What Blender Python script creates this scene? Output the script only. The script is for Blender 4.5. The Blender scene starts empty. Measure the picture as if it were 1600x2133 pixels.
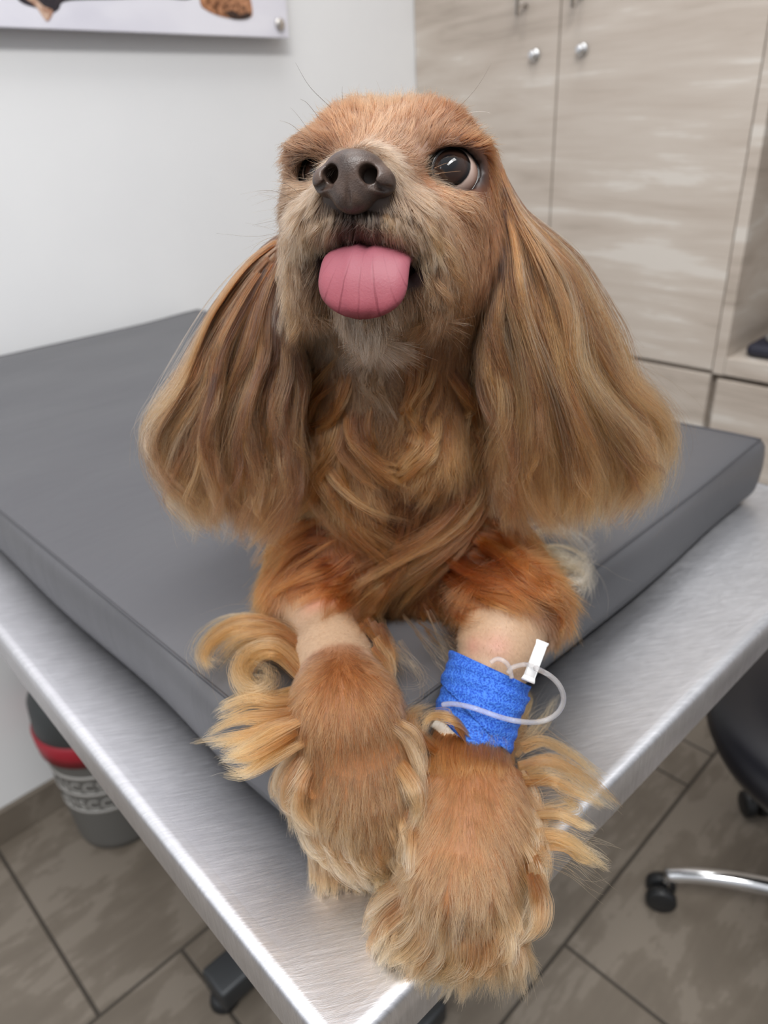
import bpy, bmesh, math, random
import numpy as np
from mathutils import Vector, Matrix
from mathutils.bvhtree import BVHTree
from mathutils.kdtree import KDTree

# ------------------------------------------------------------------ camera, light, exposure
SC = bpy.context.scene
COL = SC.collection
FPX = 1540.0
CAMZ = 1.22
CAMM = np.array([[0.71038636, 0.35800333, -0.60595778],
                 [-0.70218184, 0.3019473, -0.64480113],
                 [-0.04787364, 0.88355048, 0.46588268]])
CAMP = np.array([0.0, 0.0, CAMZ])

def ray(px, py):
    return CAMM @ np.array([(px - 800) / FPX, -(py - 1066.5) / FPX, -1.0])

cam_d = bpy.data.cameras.new('camera')
cam_d.sensor_fit = 'VERTICAL'
cam_d.sensor_height = 24.0
cam_d.sensor_width = 18.0
cam_d.lens = FPX / 2133.0 * 24.0
cam_d.clip_start = 0.01
cam_d.dof.use_dof = True
cam_d.dof.focus_distance = 0.33
cam_d.dof.aperture_fstop = 17.3 / 3.0
cam = bpy.data.objects.new('camera', cam_d)
COL.objects.link(cam)
mw = Matrix([list(CAMM[i]) + [CAMP[i]] for i in range(3)] + [[0, 0, 0, 1]])
# make it exactly orthonormal
q = mw.to_quaternion(); cam.matrix_world = Matrix.Translation(Vector(CAMP)) @ q.to_matrix().to_4x4()
SC.camera = cam

W = bpy.data.worlds.new('world'); SC.world = W; W.use_nodes = True
bg = W.node_tree.nodes['Background']
bg.inputs[0].default_value = (0.94, 0.96, 1.0, 1)
# brightness of the unseen rest of the room: pale ceiling above, dimmer walls, dark floor
_nt = W.node_tree; _tc = _nt.nodes.new('ShaderNodeTexCoord'); _sx = _nt.nodes.new('ShaderNodeSeparateXYZ'); _rp = _nt.nodes.new('ShaderNodeValToRGB')
_mr = _nt.nodes.new('ShaderNodeMapRange'); _mr.inputs[1].default_value = -1; _mr.inputs[2].default_value = 1
_nt.links.new(_tc.outputs['Generated'], _sx.inputs[0]); _nt.links.new(_sx.outputs[2], _mr.inputs[0]); _nt.links.new(_mr.outputs[0], _rp.inputs[0])
_e = _rp.color_ramp.elements; _e[0].position = .30; _e[0].color = (.16, .155, .15, 1); _e[1].position = .95; _e[1].color = (1, 1, 1, 1)
_m = _e.new(.50); _m.color = (.34, .34, .34, 1)
_mu = _nt.nodes.new('ShaderNodeMath'); _mu.operation = 'MULTIPLY'; _mu.inputs[1].default_value = 1.12
_nt.links.new(_rp.outputs[0], _mu.inputs[0]); _nt.links.new(_mu.outputs[0], bg.inputs[1])

def area(name, loc, target, sx, sy, power, col=(1, 1, 1)):
    l = bpy.data.lights.new(name, 'AREA'); l.shape = 'RECTANGLE'; l.size = sx; l.size_y = sy
    l.energy = power; l.color = col
    o = bpy.data.objects.new(name, l); COL.objects.link(o)
    o.location = loc
    d = Vector(target) - Vector(loc)
    o.rotation_euler = d.to_track_quat('-Z', 'Y').to_euler()
    return o
area('ceiling_panel_light', (-0.22, -0.42, 2.75), (-0.219, -0.42, 0), 0.44, 1.30, 27, (1, .985, .96))
area('ceiling_panel_light', (-0.78, -0.42, 2.75), (-0.779, -0.42, 0), 0.44, 1.30, 27, (1, .985, .96))
area('ceiling_panel_light', (0.55, 0.75, 2.75), (0.55, 0.751, 0), 1.2, 0.5, 10, (1, .985, .96))
area('window_light', (-1.5, 0.9, 1.6), (0.4, 0.3, 1.0), 0.22, 1.2, 3.0, (.93, .96, 1))

VS = SC.view_settings
SC.display_settings.display_device = 'sRGB'
VS.view_transform = 'Standard'; VS.look = 'None'; VS.gamma = 1; VS.use_curve_mapping = False
VS.exposure = 0.13
SC.cycles.use_denoising = True
SC.cycles.max_bounces = 8
SC.cycles.transparent_max_bounces = 8
SC.cycles.caustics_reflective = False; SC.cycles.caustics_refractive = False
SC.cycles.sample_clamp_indirect = 4.0
SC.cycles_curves.shape = 'RIBBONS'
SC.cycles_curves.subdivisions = 2

# ------------------------------------------------------------------ helpers
def lin(c):
    c = np.array(c, float) / 255.0
    return np.where(c <= 0.04045, c / 12.92, ((c + 0.055) / 1.055) ** 2.4)

def L4(c):
    v = lin(c); return (float(v[0]), float(v[1]), float(v[2]), 1.0)

class NT:
    def __init__(s, name):
        s.m = bpy.data.materials.new(name); s.m.use_nodes = True
        s.t = s.m.node_tree; s.b = s.t.nodes['Principled BSDF']; s.out = s.t.nodes['Material Output']
    def n(s, typ, **kw):
        nd = s.t.nodes.new(typ)
        for k, v in kw.items():
            if k.startswith('i_'): nd.inputs[k[2:].replace('_', ' ')].default_value = v
            else: setattr(nd, k, v)
        return nd
    def l(s, a, b): s.t.links.new(a, b)
    def set(s, **kw):
        for k, v in kw.items(): s.b.inputs[k.replace('_', ' ')].default_value = v
    def ramp(s, fac, stops):
        r = s.n('ShaderNodeValToRGB')
        e = r.color_ramp.elements
        while len(e) < len(stops): e.new(0.5)
        for i, (p, c) in enumerate(stops):
            e[i].position = p; e[i].color = L4(c) if len(c) == 3 else c
        s.l(fac, r.inputs[0]); return r.outputs[0]
    def coords(s, scale=(1, 1, 1), rot=(0, 0, 0), kind='Object'):
        tc = s.n('ShaderNodeTexCoord'); mp = s.n('ShaderNodeMapping')
        mp.inputs['Scale'].default_value = scale; mp.inputs['Rotation'].default_value = rot
        s.l(tc.outputs[kind], mp.inputs[0]); return mp.outputs[0]
    def noise(s, vec, scale, detail=4, rough=0.55, dist=0.0):
        n = s.n('ShaderNodeTexNoise'); n.inputs['Scale'].default_value = scale
        n.inputs['Detail'].default_value = detail; n.inputs['Roughness'].default_value = rough
        n.inputs['Distortion'].default_value = dist
        s.l(vec, n.inputs['Vector']); return n.outputs['Fac']
    def bump(s, h, strength=0.3, dist=0.001):
        b = s.n('ShaderNodeBump'); b.inputs['Strength'].default_value = strength
        b.inputs['Distance'].default_value = dist
        s.l(h, b.inputs['Height']); s.l(b.outputs[0], s.b.inputs['Normal']); return b

def plain(name, col, rough=0.5, metal=0.0, **kw):
    m = NT(name); m.set(Base_Color=L4(col), Roughness=rough, Metallic=metal, **kw)
    v = m.coords(); f = m.noise(v, 60, 3); m.bump(f, 0.08, 0.0006)
    return m.m

def obj(name, bm, mat, parent=None, smooth=True, loc=None):
    me = bpy.data.meshes.new(name)
    if isinstance(bm, bmesh.types.BMesh):
        bmesh.ops.recalc_face_normals(bm, faces=bm.faces); bm.to_mesh(me); bm.free()
    else: me.from_pydata(*bm); me.update()
    for m in (mat if isinstance(mat, (list, tuple)) else [mat]): me.materials.append(m)
    if smooth:
        for p in me.polygons: p.use_smooth = True
    o = bpy.data.objects.new(name, me); COL.objects.link(o)
    if parent is not None: o.parent = parent
    return o

def tag(o, label, cat, group=None):
    o['label'] = label; o['category'] = cat
    if group: o['group'] = group
    return o

def thing(name, label, cat, loc=(0, 0, 0), group=None):
    o = bpy.data.objects.new(name, None); COL.objects.link(o); o.location = loc
    o.empty_display_size = 0.05
    return tag(o, label, cat, group)

def part(name, bm, mat, root, label=None, smooth=True):
    """mesh made in world coordinates, parented without moving it"""
    o = obj(name, bm, mat, None, smooth)
    o.parent = root
    base = root
    off = Vector((0, 0, 0))
    while base is not None:
        off += base.location; base = base.parent
    o.data.transform(Matrix.Translation(-off)); o.data.update()
    if label: o['label'] = label
    return o

def struct(name, bm, mat, smooth=False):
    o = obj(name, bm, mat, None, smooth); o['kind'] = 'structure'; return o

def box(bm, x0, x1, y0, y1, z0, z1, bev=0.0, seg=2):
    vs = [bm.verts.new(p) for p in ((x0, y0, z0), (x1, y0, z0), (x1, y1, z0), (x0, y1, z0), (x0, y0, z1), (x1, y0, z1), (x1, y1, z1), (x0, y1, z1))]
    fs = [bm.faces.new([vs[i] for i in f]) for f in ((0, 3, 2, 1), (4, 5, 6, 7), (0, 1, 5, 4), (1, 2, 6, 5), (2, 3, 7, 6), (3, 0, 4, 7))]
    if bev > 0:
        es = list({e for f in fs for e in f.edges})
        bmesh.ops.bevel(bm, geom=es, offset=bev, segments=seg, affect='EDGES', profile=0.5)
    return bm

def bx(*a, **k): return box(bmesh.new(), *a, **k)

def lathe(bm, prof, c, axis='z', n=48, closed=False):
    rings = []
    for r, h in prof:
        ring = []
        for i in range(n):
            t = 2 * math.pi * i / n
            if axis == 'z': p = (c[0] + r * math.cos(t), c[1] + r * math.sin(t), c[2] + h)
            elif axis == 'y': p = (c[0] + r * math.cos(t), c[1] + h, c[2] + r * math.sin(t))
            else: p = (c[0] + h, c[1] + r * math.cos(t), c[2] + r * math.sin(t))
            ring.append(bm.verts.new(p))
        rings.append(ring)
    for a, b in zip(rings[:-1], rings[1:]):
        for i in range(n): bm.faces.new((a[i], a[(i + 1) % n], b[(i + 1) % n], b[i]))
    if closed:
        bm.faces.new(rings[0][::-1]); bm.faces.new(rings[-1])
    return bm

def catmull(pts, n):
    pts = np.array(pts, float); k = len(pts)
    if k == 2: 
        t = np.linspace(0, 1, n)[:, None]; return pts[0] * (1 - t) + pts[1] * t
    P = np.vstack([2 * pts[0] - pts[1], pts, 2 * pts[-1] - pts[-2]])
    u = np.linspace(0, k - 1, n); i = np.minimum(u.astype(int), k - 2); t = (u - i)[:, None]
    a, b, c, d = P[i], P[i + 1], P[i + 2], P[i + 3]
    return 0.5 * (2 * b + (c - a) * t + (2 * a - 5 * b + 4 * c - d) * t ** 2 + (3 * b - a - 3 * c + d) * t ** 3)

def tube(bm, pts, r, n=12, cap=True):
    pts = [Vector(p) for p in pts]; rr = r if hasattr(r, '__len__') else [r] * len(pts)
    rings = []; up = None
    for i, p in enumerate(pts):
        d = (pts[min(i + 1, len(pts) - 1)] - pts[max(i - 1, 0)]).normalized()
        if up is None: up = d.orthogonal().normalized()
        up = (up - d * up.dot(d)).normalized(); s = d.cross(up)
        rings.append([bm.verts.new(p + (up * math.cos(2 * math.pi * k / n) + s * math.sin(2 * math.pi * k / n)) * rr[i]) for k in range(n)])
    for a, b in zip(rings[:-1], rings[1:]):
        for i in range(n): bm.faces.new((a[i], a[(i + 1) % n], b[(i + 1) % n], b[i]))
    if cap: bm.faces.new(rings[0][::-1]); bm.faces.new(rings[-1])
    return bm

# ------------------------------------------------------------------ materials of the room
def wall_mat():
    m = NT('white_paint'); v = m.coords(); f = m.noise(v, 2.2, 4)
    m.l(m.ramp(f, [(0.3, (226, 227, 229)), (0.7, (234, 235, 236))]), m.b.inputs['Base Color'])
    m.set(Roughness=0.42); g = m.noise(v, 90, 3); m.bump(g, 0.06, 0.001); return m.m

def oak_mat(name='pale_oak', dark=0):
    m = NT(name)
    v = m.coords((1.0, 0.55, 5.0)); v2 = m.coords((1.0, 2.0, 60.0)); v3 = m.coords((1, .8, 2.2))
    a = m.noise(v, 3.2, 6, 0.6, 1.2); b = m.noise(v2, 5.0, 4, 0.6); c = m.noise(v3, 2.5, 3, .5, .6)
    mix = m.n('ShaderNodeMath', operation='MULTIPLY_ADD'); m.l(b, mix.inputs[0]); mix.inputs[1].default_value = 0.30; m.l(a, mix.inputs[2])
    mix2 = m.n('ShaderNodeMath', operation='MULTIPLY_ADD'); m.l(c, mix2.inputs[0]); mix2.inputs[1].default_value = 0.45; m.l(mix.outputs[0], mix2.inputs[2])
    d = dark
    m.l(m.ramp(mix2.outputs[0], [(0.58, (150 - d, 138 - d, 126 - d)), (0.78, (180 - d, 168 - d, 156 - d)), (0.98, (193 - d, 183 - d, 172 - d)), (1.25, (204 - d, 197 - d, 188 - d))]), m.b.inputs['Base Color'])
    m.set(Roughness=0.5); m.bump(b, 0.12, 0.0006)
    return m.m

def tile_mat():
    m = NT('wood_look_tile')
    v = m.coords((1, 1.8, 1), (0, 0, 0.35)); v2 = m.coords((1.0, 7, 1)); v3 = m.coords()
    a = m.noise(v, 6.0, 8, 0.62, .5); b = m.noise(v2, 7.0, 5, 0.6, .4); c = m.noise(v3, 2.6, 4)
    s = m.n('ShaderNodeMath', operation='MULTIPLY_ADD'); m.l(b, s.inputs[0]); s.inputs[1].default_value = .45; m.l(a, s.inputs[2])
    s2 = m.n('ShaderNodeMath', operation='MULTIPLY_ADD'); m.l(c, s2.inputs[0]); s2.inputs[1].default_value = .5; m.l(s.outputs[0], s2.inputs[2])
    m.l(m.ramp(s2.outputs[0], [(0.55, (98, 90, 80)), (0.90, (108, 99, 88)), (1.10, (115, 106, 95)), (1.4, (124, 115, 104))]), m.b.inputs['Base Color'])
    m.set(Roughness=0.48); m.bump(a, 0.15, 0.001); return m.m

M_wall = wall_mat(); M_oak = oak_mat(); M_oakd = oak_mat('pale_oak_edge', 14); M_tile = tile_mat()
M_grout = plain('grout', (66, 60, 53), 0.8)
M_chrome = plain('chrome', (225, 226, 228), 0.14, 1.0)
M_nickel = plain('satin_nickel', (215, 210, 205), 0.3, 1.0)
M_black = plain('black_plastic', (22, 23, 25), 0.45)

def steel_mat():
    m = NT('brushed_steel')
    def turned(deg, sc):
        v0 = m.coords((1, 1, 1), (0, 0, math.radians(deg))); mp = m.n('ShaderNodeMapping'); mp.inputs['Scale'].default_value = sc; m.l(v0, mp.inputs[0]); return mp.outputs[0]
    v = turned(34, (5, 110, 5)); v2 = turned(22, (7, 60, 7))
    a = m.noise(v, 9.0, 4, 0.7); b = m.noise(v2, 12.0, 3, 0.7, 0.8)
    c = m.noise(m.coords(), 9, 5)
    s = m.n('ShaderNodeMath', operation='MULTIPLY_ADD'); m.l(c, s.inputs[0]); s.inputs[1].default_value = .6; m.l(a, s.inputs[2])
    m.l(m.ramp(s.outputs[0], [(0.55, (202, 202, 206)), (0.82, (218, 218, 222)), (1.1, (232, 232, 236))]), m.b.inputs['Base Color'])
    mr = m.n('ShaderNodeMapRange'); m.l(b, mr.inputs[0]); mr.inputs[3].default_value = 0.34; mr.inputs[4].default_value = 0.56
    m.l(mr.outputs[0], m.b.inputs['Roughness'])
    m.set(Metallic=1.0, Anisotropic=0.4); 
    s3 = m.n('ShaderNodeMath', operation='ADD'); m.l(a, s3.inputs[0]); m.l(b, s3.inputs[1])
    m.bump(s3.outputs[0], 0.16, 0.0005); return m.m
M_steel = steel_mat()

def mat_mat():
    m = NT('grey_vinyl')
    v = m.coords((1, 1, 1)); a = m.noise(v, 420, 3, .6); b = m.noise(m.coords((4.0, 9.0, 1), (0, 0, .8)), 2.2, 3, .5, .6)
    c = m.noise(v, 2.0, 3)
    m.l(m.ramp(c, [(0.3, (76, 76, 80)), (0.7, (84, 84, 87))]), m.b.inputs['Base Color'])
    m.set(Roughness=0.42)
    b1 = m.n('ShaderNodeBump'); b1.inputs['Strength'].default_value = 0.35; b1.inputs['Distance'].default_value = 0.004; m.l(b, b1.inputs['Height'])
    b2 = m.n('ShaderNodeBump'); b2.inputs['Strength'].default_value = 0.12; b2.inputs['Distance'].default_value = 0.0004; m.l(a, b2.inputs['Height'])
    m.l(b1.outputs[0], b2.inputs['Normal']); m.l(b2.outputs[0], m.b.inputs['Normal'])
    return m.m
M_vinyl = mat_mat()

# ------------------------------------------------------------------ room
YW = 1.28; XC = 1.385
bm = bmesh.new(); box(bm, -1.6, 2.2, YW, YW + 0.12, 0, 2.8); struct('wall_left', bm, M_wall)
bm = bmesh.new(); box(bm, XC + 0.42, XC + 0.54, -1.6, YW, 0, 2.8); struct('wall_back', bm, M_wall)
# floor of large wood-look tiles over grout
bm = bmesh.new(); box(bm, -1.6, 2.2, -1.6, YW, -0.06, -0.003)
g = 0.003
rows = [(0.825, 1.275, [-1.6, -0.80, 0.103, 1.003, 1.9, 2.2]), (0.365, 0.825, [-1.6, -0.65, 0.25, 1.15, 1.262, 2.2]),
        (-0.095, 0.365, [-1.6, -0.2, 0.70, 1.60, 2.2]), (-0.555, -0.095, [-1.6, 0.25, 1.15, 2.2]), (-1.6, -0.555, [-1.6, 0, .9, 1.8, 2.2])]
nb = len(bm.faces)
for y0, y1, xs in rows:
    for xa, xb in zip(xs[:-1], xs[1:]):
        box(bm, xa + g, xb - g, y0 + g, y1 - g, -0.02, 0.0, 0.0012, 1)
fl = struct('floor', bm, [M_tile, M_grout])
for i, p in enumerate(fl.data.polygons):
    if i < nb: p.material_index = 1
bm = bmesh.new(); box(bm, -1.6, XC - .02, YW - 0.012, YW, 0.0, 0.075, 0.003); struct('baseboard_left', bm, M_tile)

# ------------------------------------------------------------------ tall cabinet, two doors over two doors
cab = thing('tall_cabinet', 'tall pale oak cabinet with metal handles and round locks beside the white wall', 'cabinet', (XC, 0.91, 0))
def door(name, root, y0, y1, z0, z1, x=XC, lab=None):
    return part(name, bx(x - 0.018, x, y0, y1, z0, z1, bev=0.0012), M_oak, root, lab, smooth=False)
part('carcass', bx(XC + 0.0005, XC + 0.40, 0.541, YW - .001, 0.0, 2.3, bev=.001), M_oakd, cab, smooth=False)
Zs = CAMZ - 0.445
for (y0, y1, hy, ky) in ((0.9165, YW - .002, 0.991, 0.966), (0.5415, 0.9135, 0.872, 0.863)):
    dr = door('door', cab, y0, y1, Zs + 0.0055, 2.3)
    hb = bmesh.new(); zc = CAMZ + 0.162
    tube(hb, [(XC - .047, hy, zc), (XC - .047, hy, zc + .16)], 0.0042, 12)
    for zz in (zc + .018, zc + .142): tube(hb, [(XC - .0475, hy, zz), (XC - .017, hy, zz)], 0.0035, 10)
    h_ = part('handle', hb, M_nickel, dr, 'satin metal bar handle')
    kb = bmesh.new(); z = CAMZ + 0.099
    lathe(kb, [(0.0002, -.034), (.006, -.034), (.0075, -.032), (.0075, -.0255), (.010, -.0245), (.011, -.0225), (.011, -.017)], (XC, ky, z), 'x', 24, True)
    part('lock', kb, M_chrome, dr, 'round chrome lock')
for (y0, y1) in ((0.9165, YW - .002), (0.5415, 0.9135)):
    door('door', cab, y0, y1, 0.10, Zs - 0.003)

shelf = thing('shelf_cabinet', 'pale oak unit with an open niche over a lower door', 'cabinet', (XC, 0.30, 0))
nb_ = bmesh.new()
zt = CAMZ + 0.088; zb0 = Zs; zb1 = CAMZ - 0.412
box(nb_, XC - .018, XC + .40, 0.519, 0.5395, zb0, 2.3, .001)       # left upright
box(nb_, XC - .018, XC + .40, -.30, 0.5185, zb0 + .001, zb1, .001) # niche bottom board
box(nb_, XC - .018, XC + .40, -.30, 0.5185, zt, zt + .02, .001)
box(nb_, XC - .018, XC + .40, -.322, -.301, zb0, 2.3, .001)
box(nb_, XC + .385, XC + .40, -.30, .5185, zb1, 2.3)
part('carcass', nb_, M_oak, shelf, smooth=False)
part('lower_carcass', bx(XC + .001, XC + .40, -.322, .5395, 0, zb0 - .008), M_oakd, shelf, smooth=False)
door('door', shelf, -.322, .528, .10, zb0 - .009)
part('glass_door', bx(XC - .018, XC - .012, -.29, .517, zt + .024, 2.3), plain('dark_glass', (58, 66, 62), .1), shelf, 'dark glass upper door', smooth=False)
cs = thing('padded_case', 'dark navy padded case with grey top lying in the open niche', 'case', (XC + .14, .34, zb1))
bm = bx(XC + .004, XC + .26, .20, .497, zb1 + .0006, zb1 + .026, bev=.012, seg=4)
part('body', bm, plain('navy_fabric', (30, 31, 45), .6), cs)
bm = bx(XC + .03, XC + .24, .22, .475, zb1 + .0255, zb1 + .040, bev=.006, seg=3)
part('top_panel', bm, plain('grey_cloth', (120, 117, 112), .8), cs, 'grey top panel')

# ------------------------------------------------------------------ acrylic wall picture
pic = thing('wall_picture', 'frameless printed panel on metal standoffs high on the white wall', 'picture', (.5, YW - .03, CAMZ + .14))
zp = CAMZ + .143; yp = YW - .030
m = NT('picture_print'); m.set(Base_Color=L4((222, 221, 230)), Roughness=0.12)
f = m.noise(m.coords((1, 1, 2.5)), 5, 3, .5, .5)
m.l(m.ramp(f, [(0.35, (214, 213, 224)), (0.65, (230, 229, 237))]), m.b.inputs['Base Color']); M_print = m.m
part('panel', bx(-.25, 1.003, yp, yp + .006, zp, zp + .75, bev=.0015), M_print, pic, smooth=False)
def fur_patch(name, c1, c2):
    m = NT(name); f = m.noise(m.coords(), 90, 4, .6, 1.5); m.l(m.ramp(f, [(0.38, c1), (0.62, c2)]), m.b.inputs['Base Color']); m.set(Roughness=.15); return m.m
def blob(pxs, mat, nm, off, lab=None):
    bm = bmesh.new(); fr = []
    for (px, py) in pxs:
        r = ray(px, py); t = (yp - off) / r[1]; p = CAMP + r * t; fr.append(p)
    fr = catmull(fr + [fr[0]], len(fr) * 5)[:-1]
    a = [bm.verts.new((p[0], yp - off, p[2])) for p in fr]; b = [bm.verts.new((p[0], yp + .001, p[2])) for p in fr]
    bm.faces.new(a); n = len(a)
    for i in range(n): bm.faces.new((a[i], b[i], b[(i + 1) % n], a[(i + 1) % n]))
    part(nm, bm, mat, pic, lab, smooth=False)
blob([(20, -40), (40, 2), (80, 18), (105, 28), (122, 20), (140, 2), (240, -2), (330, -6), (400, -4), (420, -60), (200, -90)], fur_patch('dark_fur_print', (30, 27, 36), (52, 44, 48)), 'printed_coat', .0004, 'dark coat shown on the print')
blob([(50, -6), (75, 14), (95, 42), (104, 40), (110, 22), (90, 12), (70, -6)], fur_patch('tan_fur_print', (150, 105, 80), (205, 175, 155)), 'printed_paw', .0007, 'tan paw tip on the print')
blob([(415, -30), (418, 8), (432, 22), (460, 34), (495, 40), (522, 36), (526, 22), (522, -4), (518, -40)], fur_patch('curly_fur_print', (96, 62, 42), (196, 140, 104)), 'printed_paw', .0007, 'curly brown paw on the print')
blob([(468, 24), (480, 38), (505, 41), (521, 36), (522, 26), (500, 30), (485, 22)], fur_patch('nail_print', (34, 28, 28), (80, 56, 44)), 'printed_claws', .001, 'dark claws on the print')
for sx in (.982, -.23):
    kb = bmesh.new(); lathe(kb, [(.0002, -.006), (.008, -.006), (.0095, -.004), (.0095, 0), (.006, .001), (.006, .0299)], (sx, yp, zp + .021), 'y', 28, True)
    part('standoff', kb, M_nickel, pic, 'round metal standoff cap')

# ------------------------------------------------------------------ exam table
ZT = CAMZ - 0.36
tab = thing('exam_table', 'brushed stainless steel veterinary exam table under the grey mat', 'table', (.44, .7, 0))
bm = bmesh.new()
c4 = [(.0945, .149), (.778, .128), (.790, 1.262), (.128, 1.266)]
def loop(off, z, rad=0.012, n=6):
    out = []
    for i in range(4):
        p = Vector(c4[i]); a = (Vector(c4[i - 1]) - p).normalized(); b = (Vector(c4[(i + 1) % 4]) - p).normalized()
        base = p + (a + b) * off
        r = max(rad - off, 0.002)
        c = base + (a + b) * r
        for k in range(n + 1):
            t = k / n * math.pi / 2
            q = c - b * r * math.cos(t) - a * r * math.sin(t)
            out.append(bm.verts.new((q.x, q.y, z)))
    return out
loops = [loop(.020, ZT - .034), loop(0, ZT - .034), loop(0, ZT - .0045), loop(.0010, ZT - .0012), loop(.0035, ZT + .0002), loop(.0075, ZT + .0002), loop(.0115, ZT - .0008)]
for a, b in zip(loops[:-1], loops[1:]):
    n = len(a)
    for i in range(n): bm.faces.new((a[i], a[(i + 1) % n], b[(i + 1) % n], b[i]))
bm.faces.new(loops[-1])
part('table_top', bm, M_steel, tab)
part('under_frame', bx(.125, .755, .175, 1.235, ZT - .030, ZT - .006), plain('dark_steel', (58, 60, 62), .5, .6), tab, smooth=False)
bm = bx(.39, .50, .64, .76, 0.06, ZT - .03, bev=.006); part('column', bm, M_steel, tab)
bm = bx(.24, .66, .67, .73, .02, .065, bev=.006); box(bm, .41, .47, .42, .98, .02, .064, .006)
part('base', bm, plain('base_steel', (70, 72, 74), .45, .7), tab)
for (x, y) in ((.255, .70), (.645, .70), (.44, .435), (.44, .965)):
    bm = bmesh.new(); lathe(bm, [(.022, 0), (.024, .004), (.020, .022)], (x, y, 0), n=24, closed=True); part('foot', bm, M_black, tab, 'black rubber foot')

# ------------------------------------------------------------------ vinyl mat
ZM = CAMZ - 0.295
mt = thing('table_mat', 'dark grey vinyl padded mat lying on the steel table', 'mat', (.44, .74, ZT + .0005))
def mat_mesh():
    x0, x1, y0, y1 = .160, .725, .229, 1.248
    nx, ny = 60, 100
    H = ZM - (ZT + .001)
    V = []; F = []; idx = {}
    rs = np.random.RandomState(4)
    def h(x, y):
        ex = min(x - x0, x1 - x); ey = min(y - y0, y1 - y); e = min(ex, ey)
        w = 0.0008 * math.sin(x * 23 + y * 31) + 0.0006 * math.sin(y * 47 - x * 15 + 1)
        up = 0.005 * math.exp(-((x - x1) ** 2 + (y - y0) ** 2) / .008) + 0.004 * math.exp(-((x - x1) ** 2 + (y - y1) ** 2) / .006)
        return ZM + w * min(1, e / .03) - .0035 * math.exp(-(e / .012) ** 1.0) * 0.6 + up
    us = (1 - np.cos(np.linspace(0, math.pi, nx))) / 2 * .5 + np.linspace(0, 1, nx) * .5
    vs = (1 - np.cos(np.linspace(0, math.pi, ny))) / 2 * .5 + np.linspace(0, 1, ny) * .5
    bm = bmesh.new(); top = [[bm.verts.new((x0 + (x1 - x0) * u, y0 + (y1 - y0) * v, h(x0 + (x1 - x0) * u, y0 + (y1 - y0) * v))) for v in vs] for u in us]
    for i in range(nx - 1):
        for j in range(ny - 1): bm.faces.new((top[i][j], top[i + 1][j], top[i + 1][j + 1], top[i][j + 1]))
    per = [top[i][0] for i in range(nx)] + [top[nx - 1][j] for j in range(1, ny)] + [top[i][ny - 1] for i in range(nx - 2, -1, -1)] + [top[0][j] for j in range(ny - 2, 0, -1)]
    cx, cy = (x0 + x1) / 2, (y0 + y1) / 2
    prev = per
    prof = [(.0022, -.003), (.0045, -.008), (.0058, -.018), (.0062, -.030), (.0050, -.044), (.0028, -.055), (-.001, -.061), (-.008, -.0638)]
    for (o, dz) in prof:
        ring = []
        for k, v in enumerate(per):
            x, y = v.co.x, v.co.y
            nx_ = -1 if abs(x - x0) < 1e-6 else (1 if abs(x - x1) < 1e-6 else 0); ny_ = -1 if abs(y - y0) < 1e-6 else (1 if abs(y - y1) < 1e-6 else 0)
            wv = 0.0015 * math.sin(k * .23) * (o > 0) + .0022 * math.exp(-((y - .34) ** 2) / .003) * (nx_ == -1) 
            f = o + wv if not (nx_ and ny_) else (o + wv) * .75
            z = max(v.co.z + dz * (1 + (v.co.z - ZM) / .065 * 0), ZT + .0008)
            if dz <= -.061: z = ZT + .0008 + (dz + .0638) * .5 + (.003 if dz > -.0635 else 0)
            ring.append(bm.verts.new((x + nx_ * f, y + ny_ * f, z)))
        n = len(ring)
        for i in range(n): bm.faces.new((prev[i], prev[(i + 1) % n], ring[(i + 1) % n], ring[i]))
        prev = ring
    bm.faces.new(prev)
    return bm, per
bmx, per = mat_mesh()
seam_pts = [Vector(v.co) + Vector((0, 0, 0.0003)) for v in per]
part('cushion', bmx, M_vinyl, mt)
bm = bmesh.new(); tube(bm, seam_pts + [seam_pts[0]], .0011, 6, cap=False)
part('piping', bm, plain('vinyl_seam', (66, 66, 70), .5), mt, 'stitched seam along the mat edge')

# ------------------------------------------------------------------ bin on the floor by the wall
bc = (.315, 1.158)
bn = thing('waste_bin', 'small grey bin with red liner edge and black lid on floor by wall', 'bin', (bc[0], bc[1], 0))
bm = bmesh.new(); lathe(bm, [(.078, 0), (.083, .003), (.086, .02), (.0985, .262), (.101, .272), (.098, .272)], (bc[0], bc[1], 0.0005), n=56, closed=True)
part('bucket', bm, plain('bin_grey', (98, 97, 94), .5), bn)
bm = bmesh.new(); lathe(bm, [(.101, .240), (.1035, .238), (.1055, .262), (.106, .282), (.102, .285)], (bc[0], bc[1], 0), n=56)
part('liner', bm, plain('red_liner', (150, 22, 40), .45), bn, 'dark red liner folded over the rim')
bm = bmesh.new(); lathe(bm, [(.099, .273), (.102, .286), (.098, .34), (.080, .372), (.0005, .382)], (bc[0], bc[1], 0), n=56, closed=True)
part('lid', bm, plain('bin_lid', (52, 55, 56), .5), bn, 'charcoal swing lid')
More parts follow.
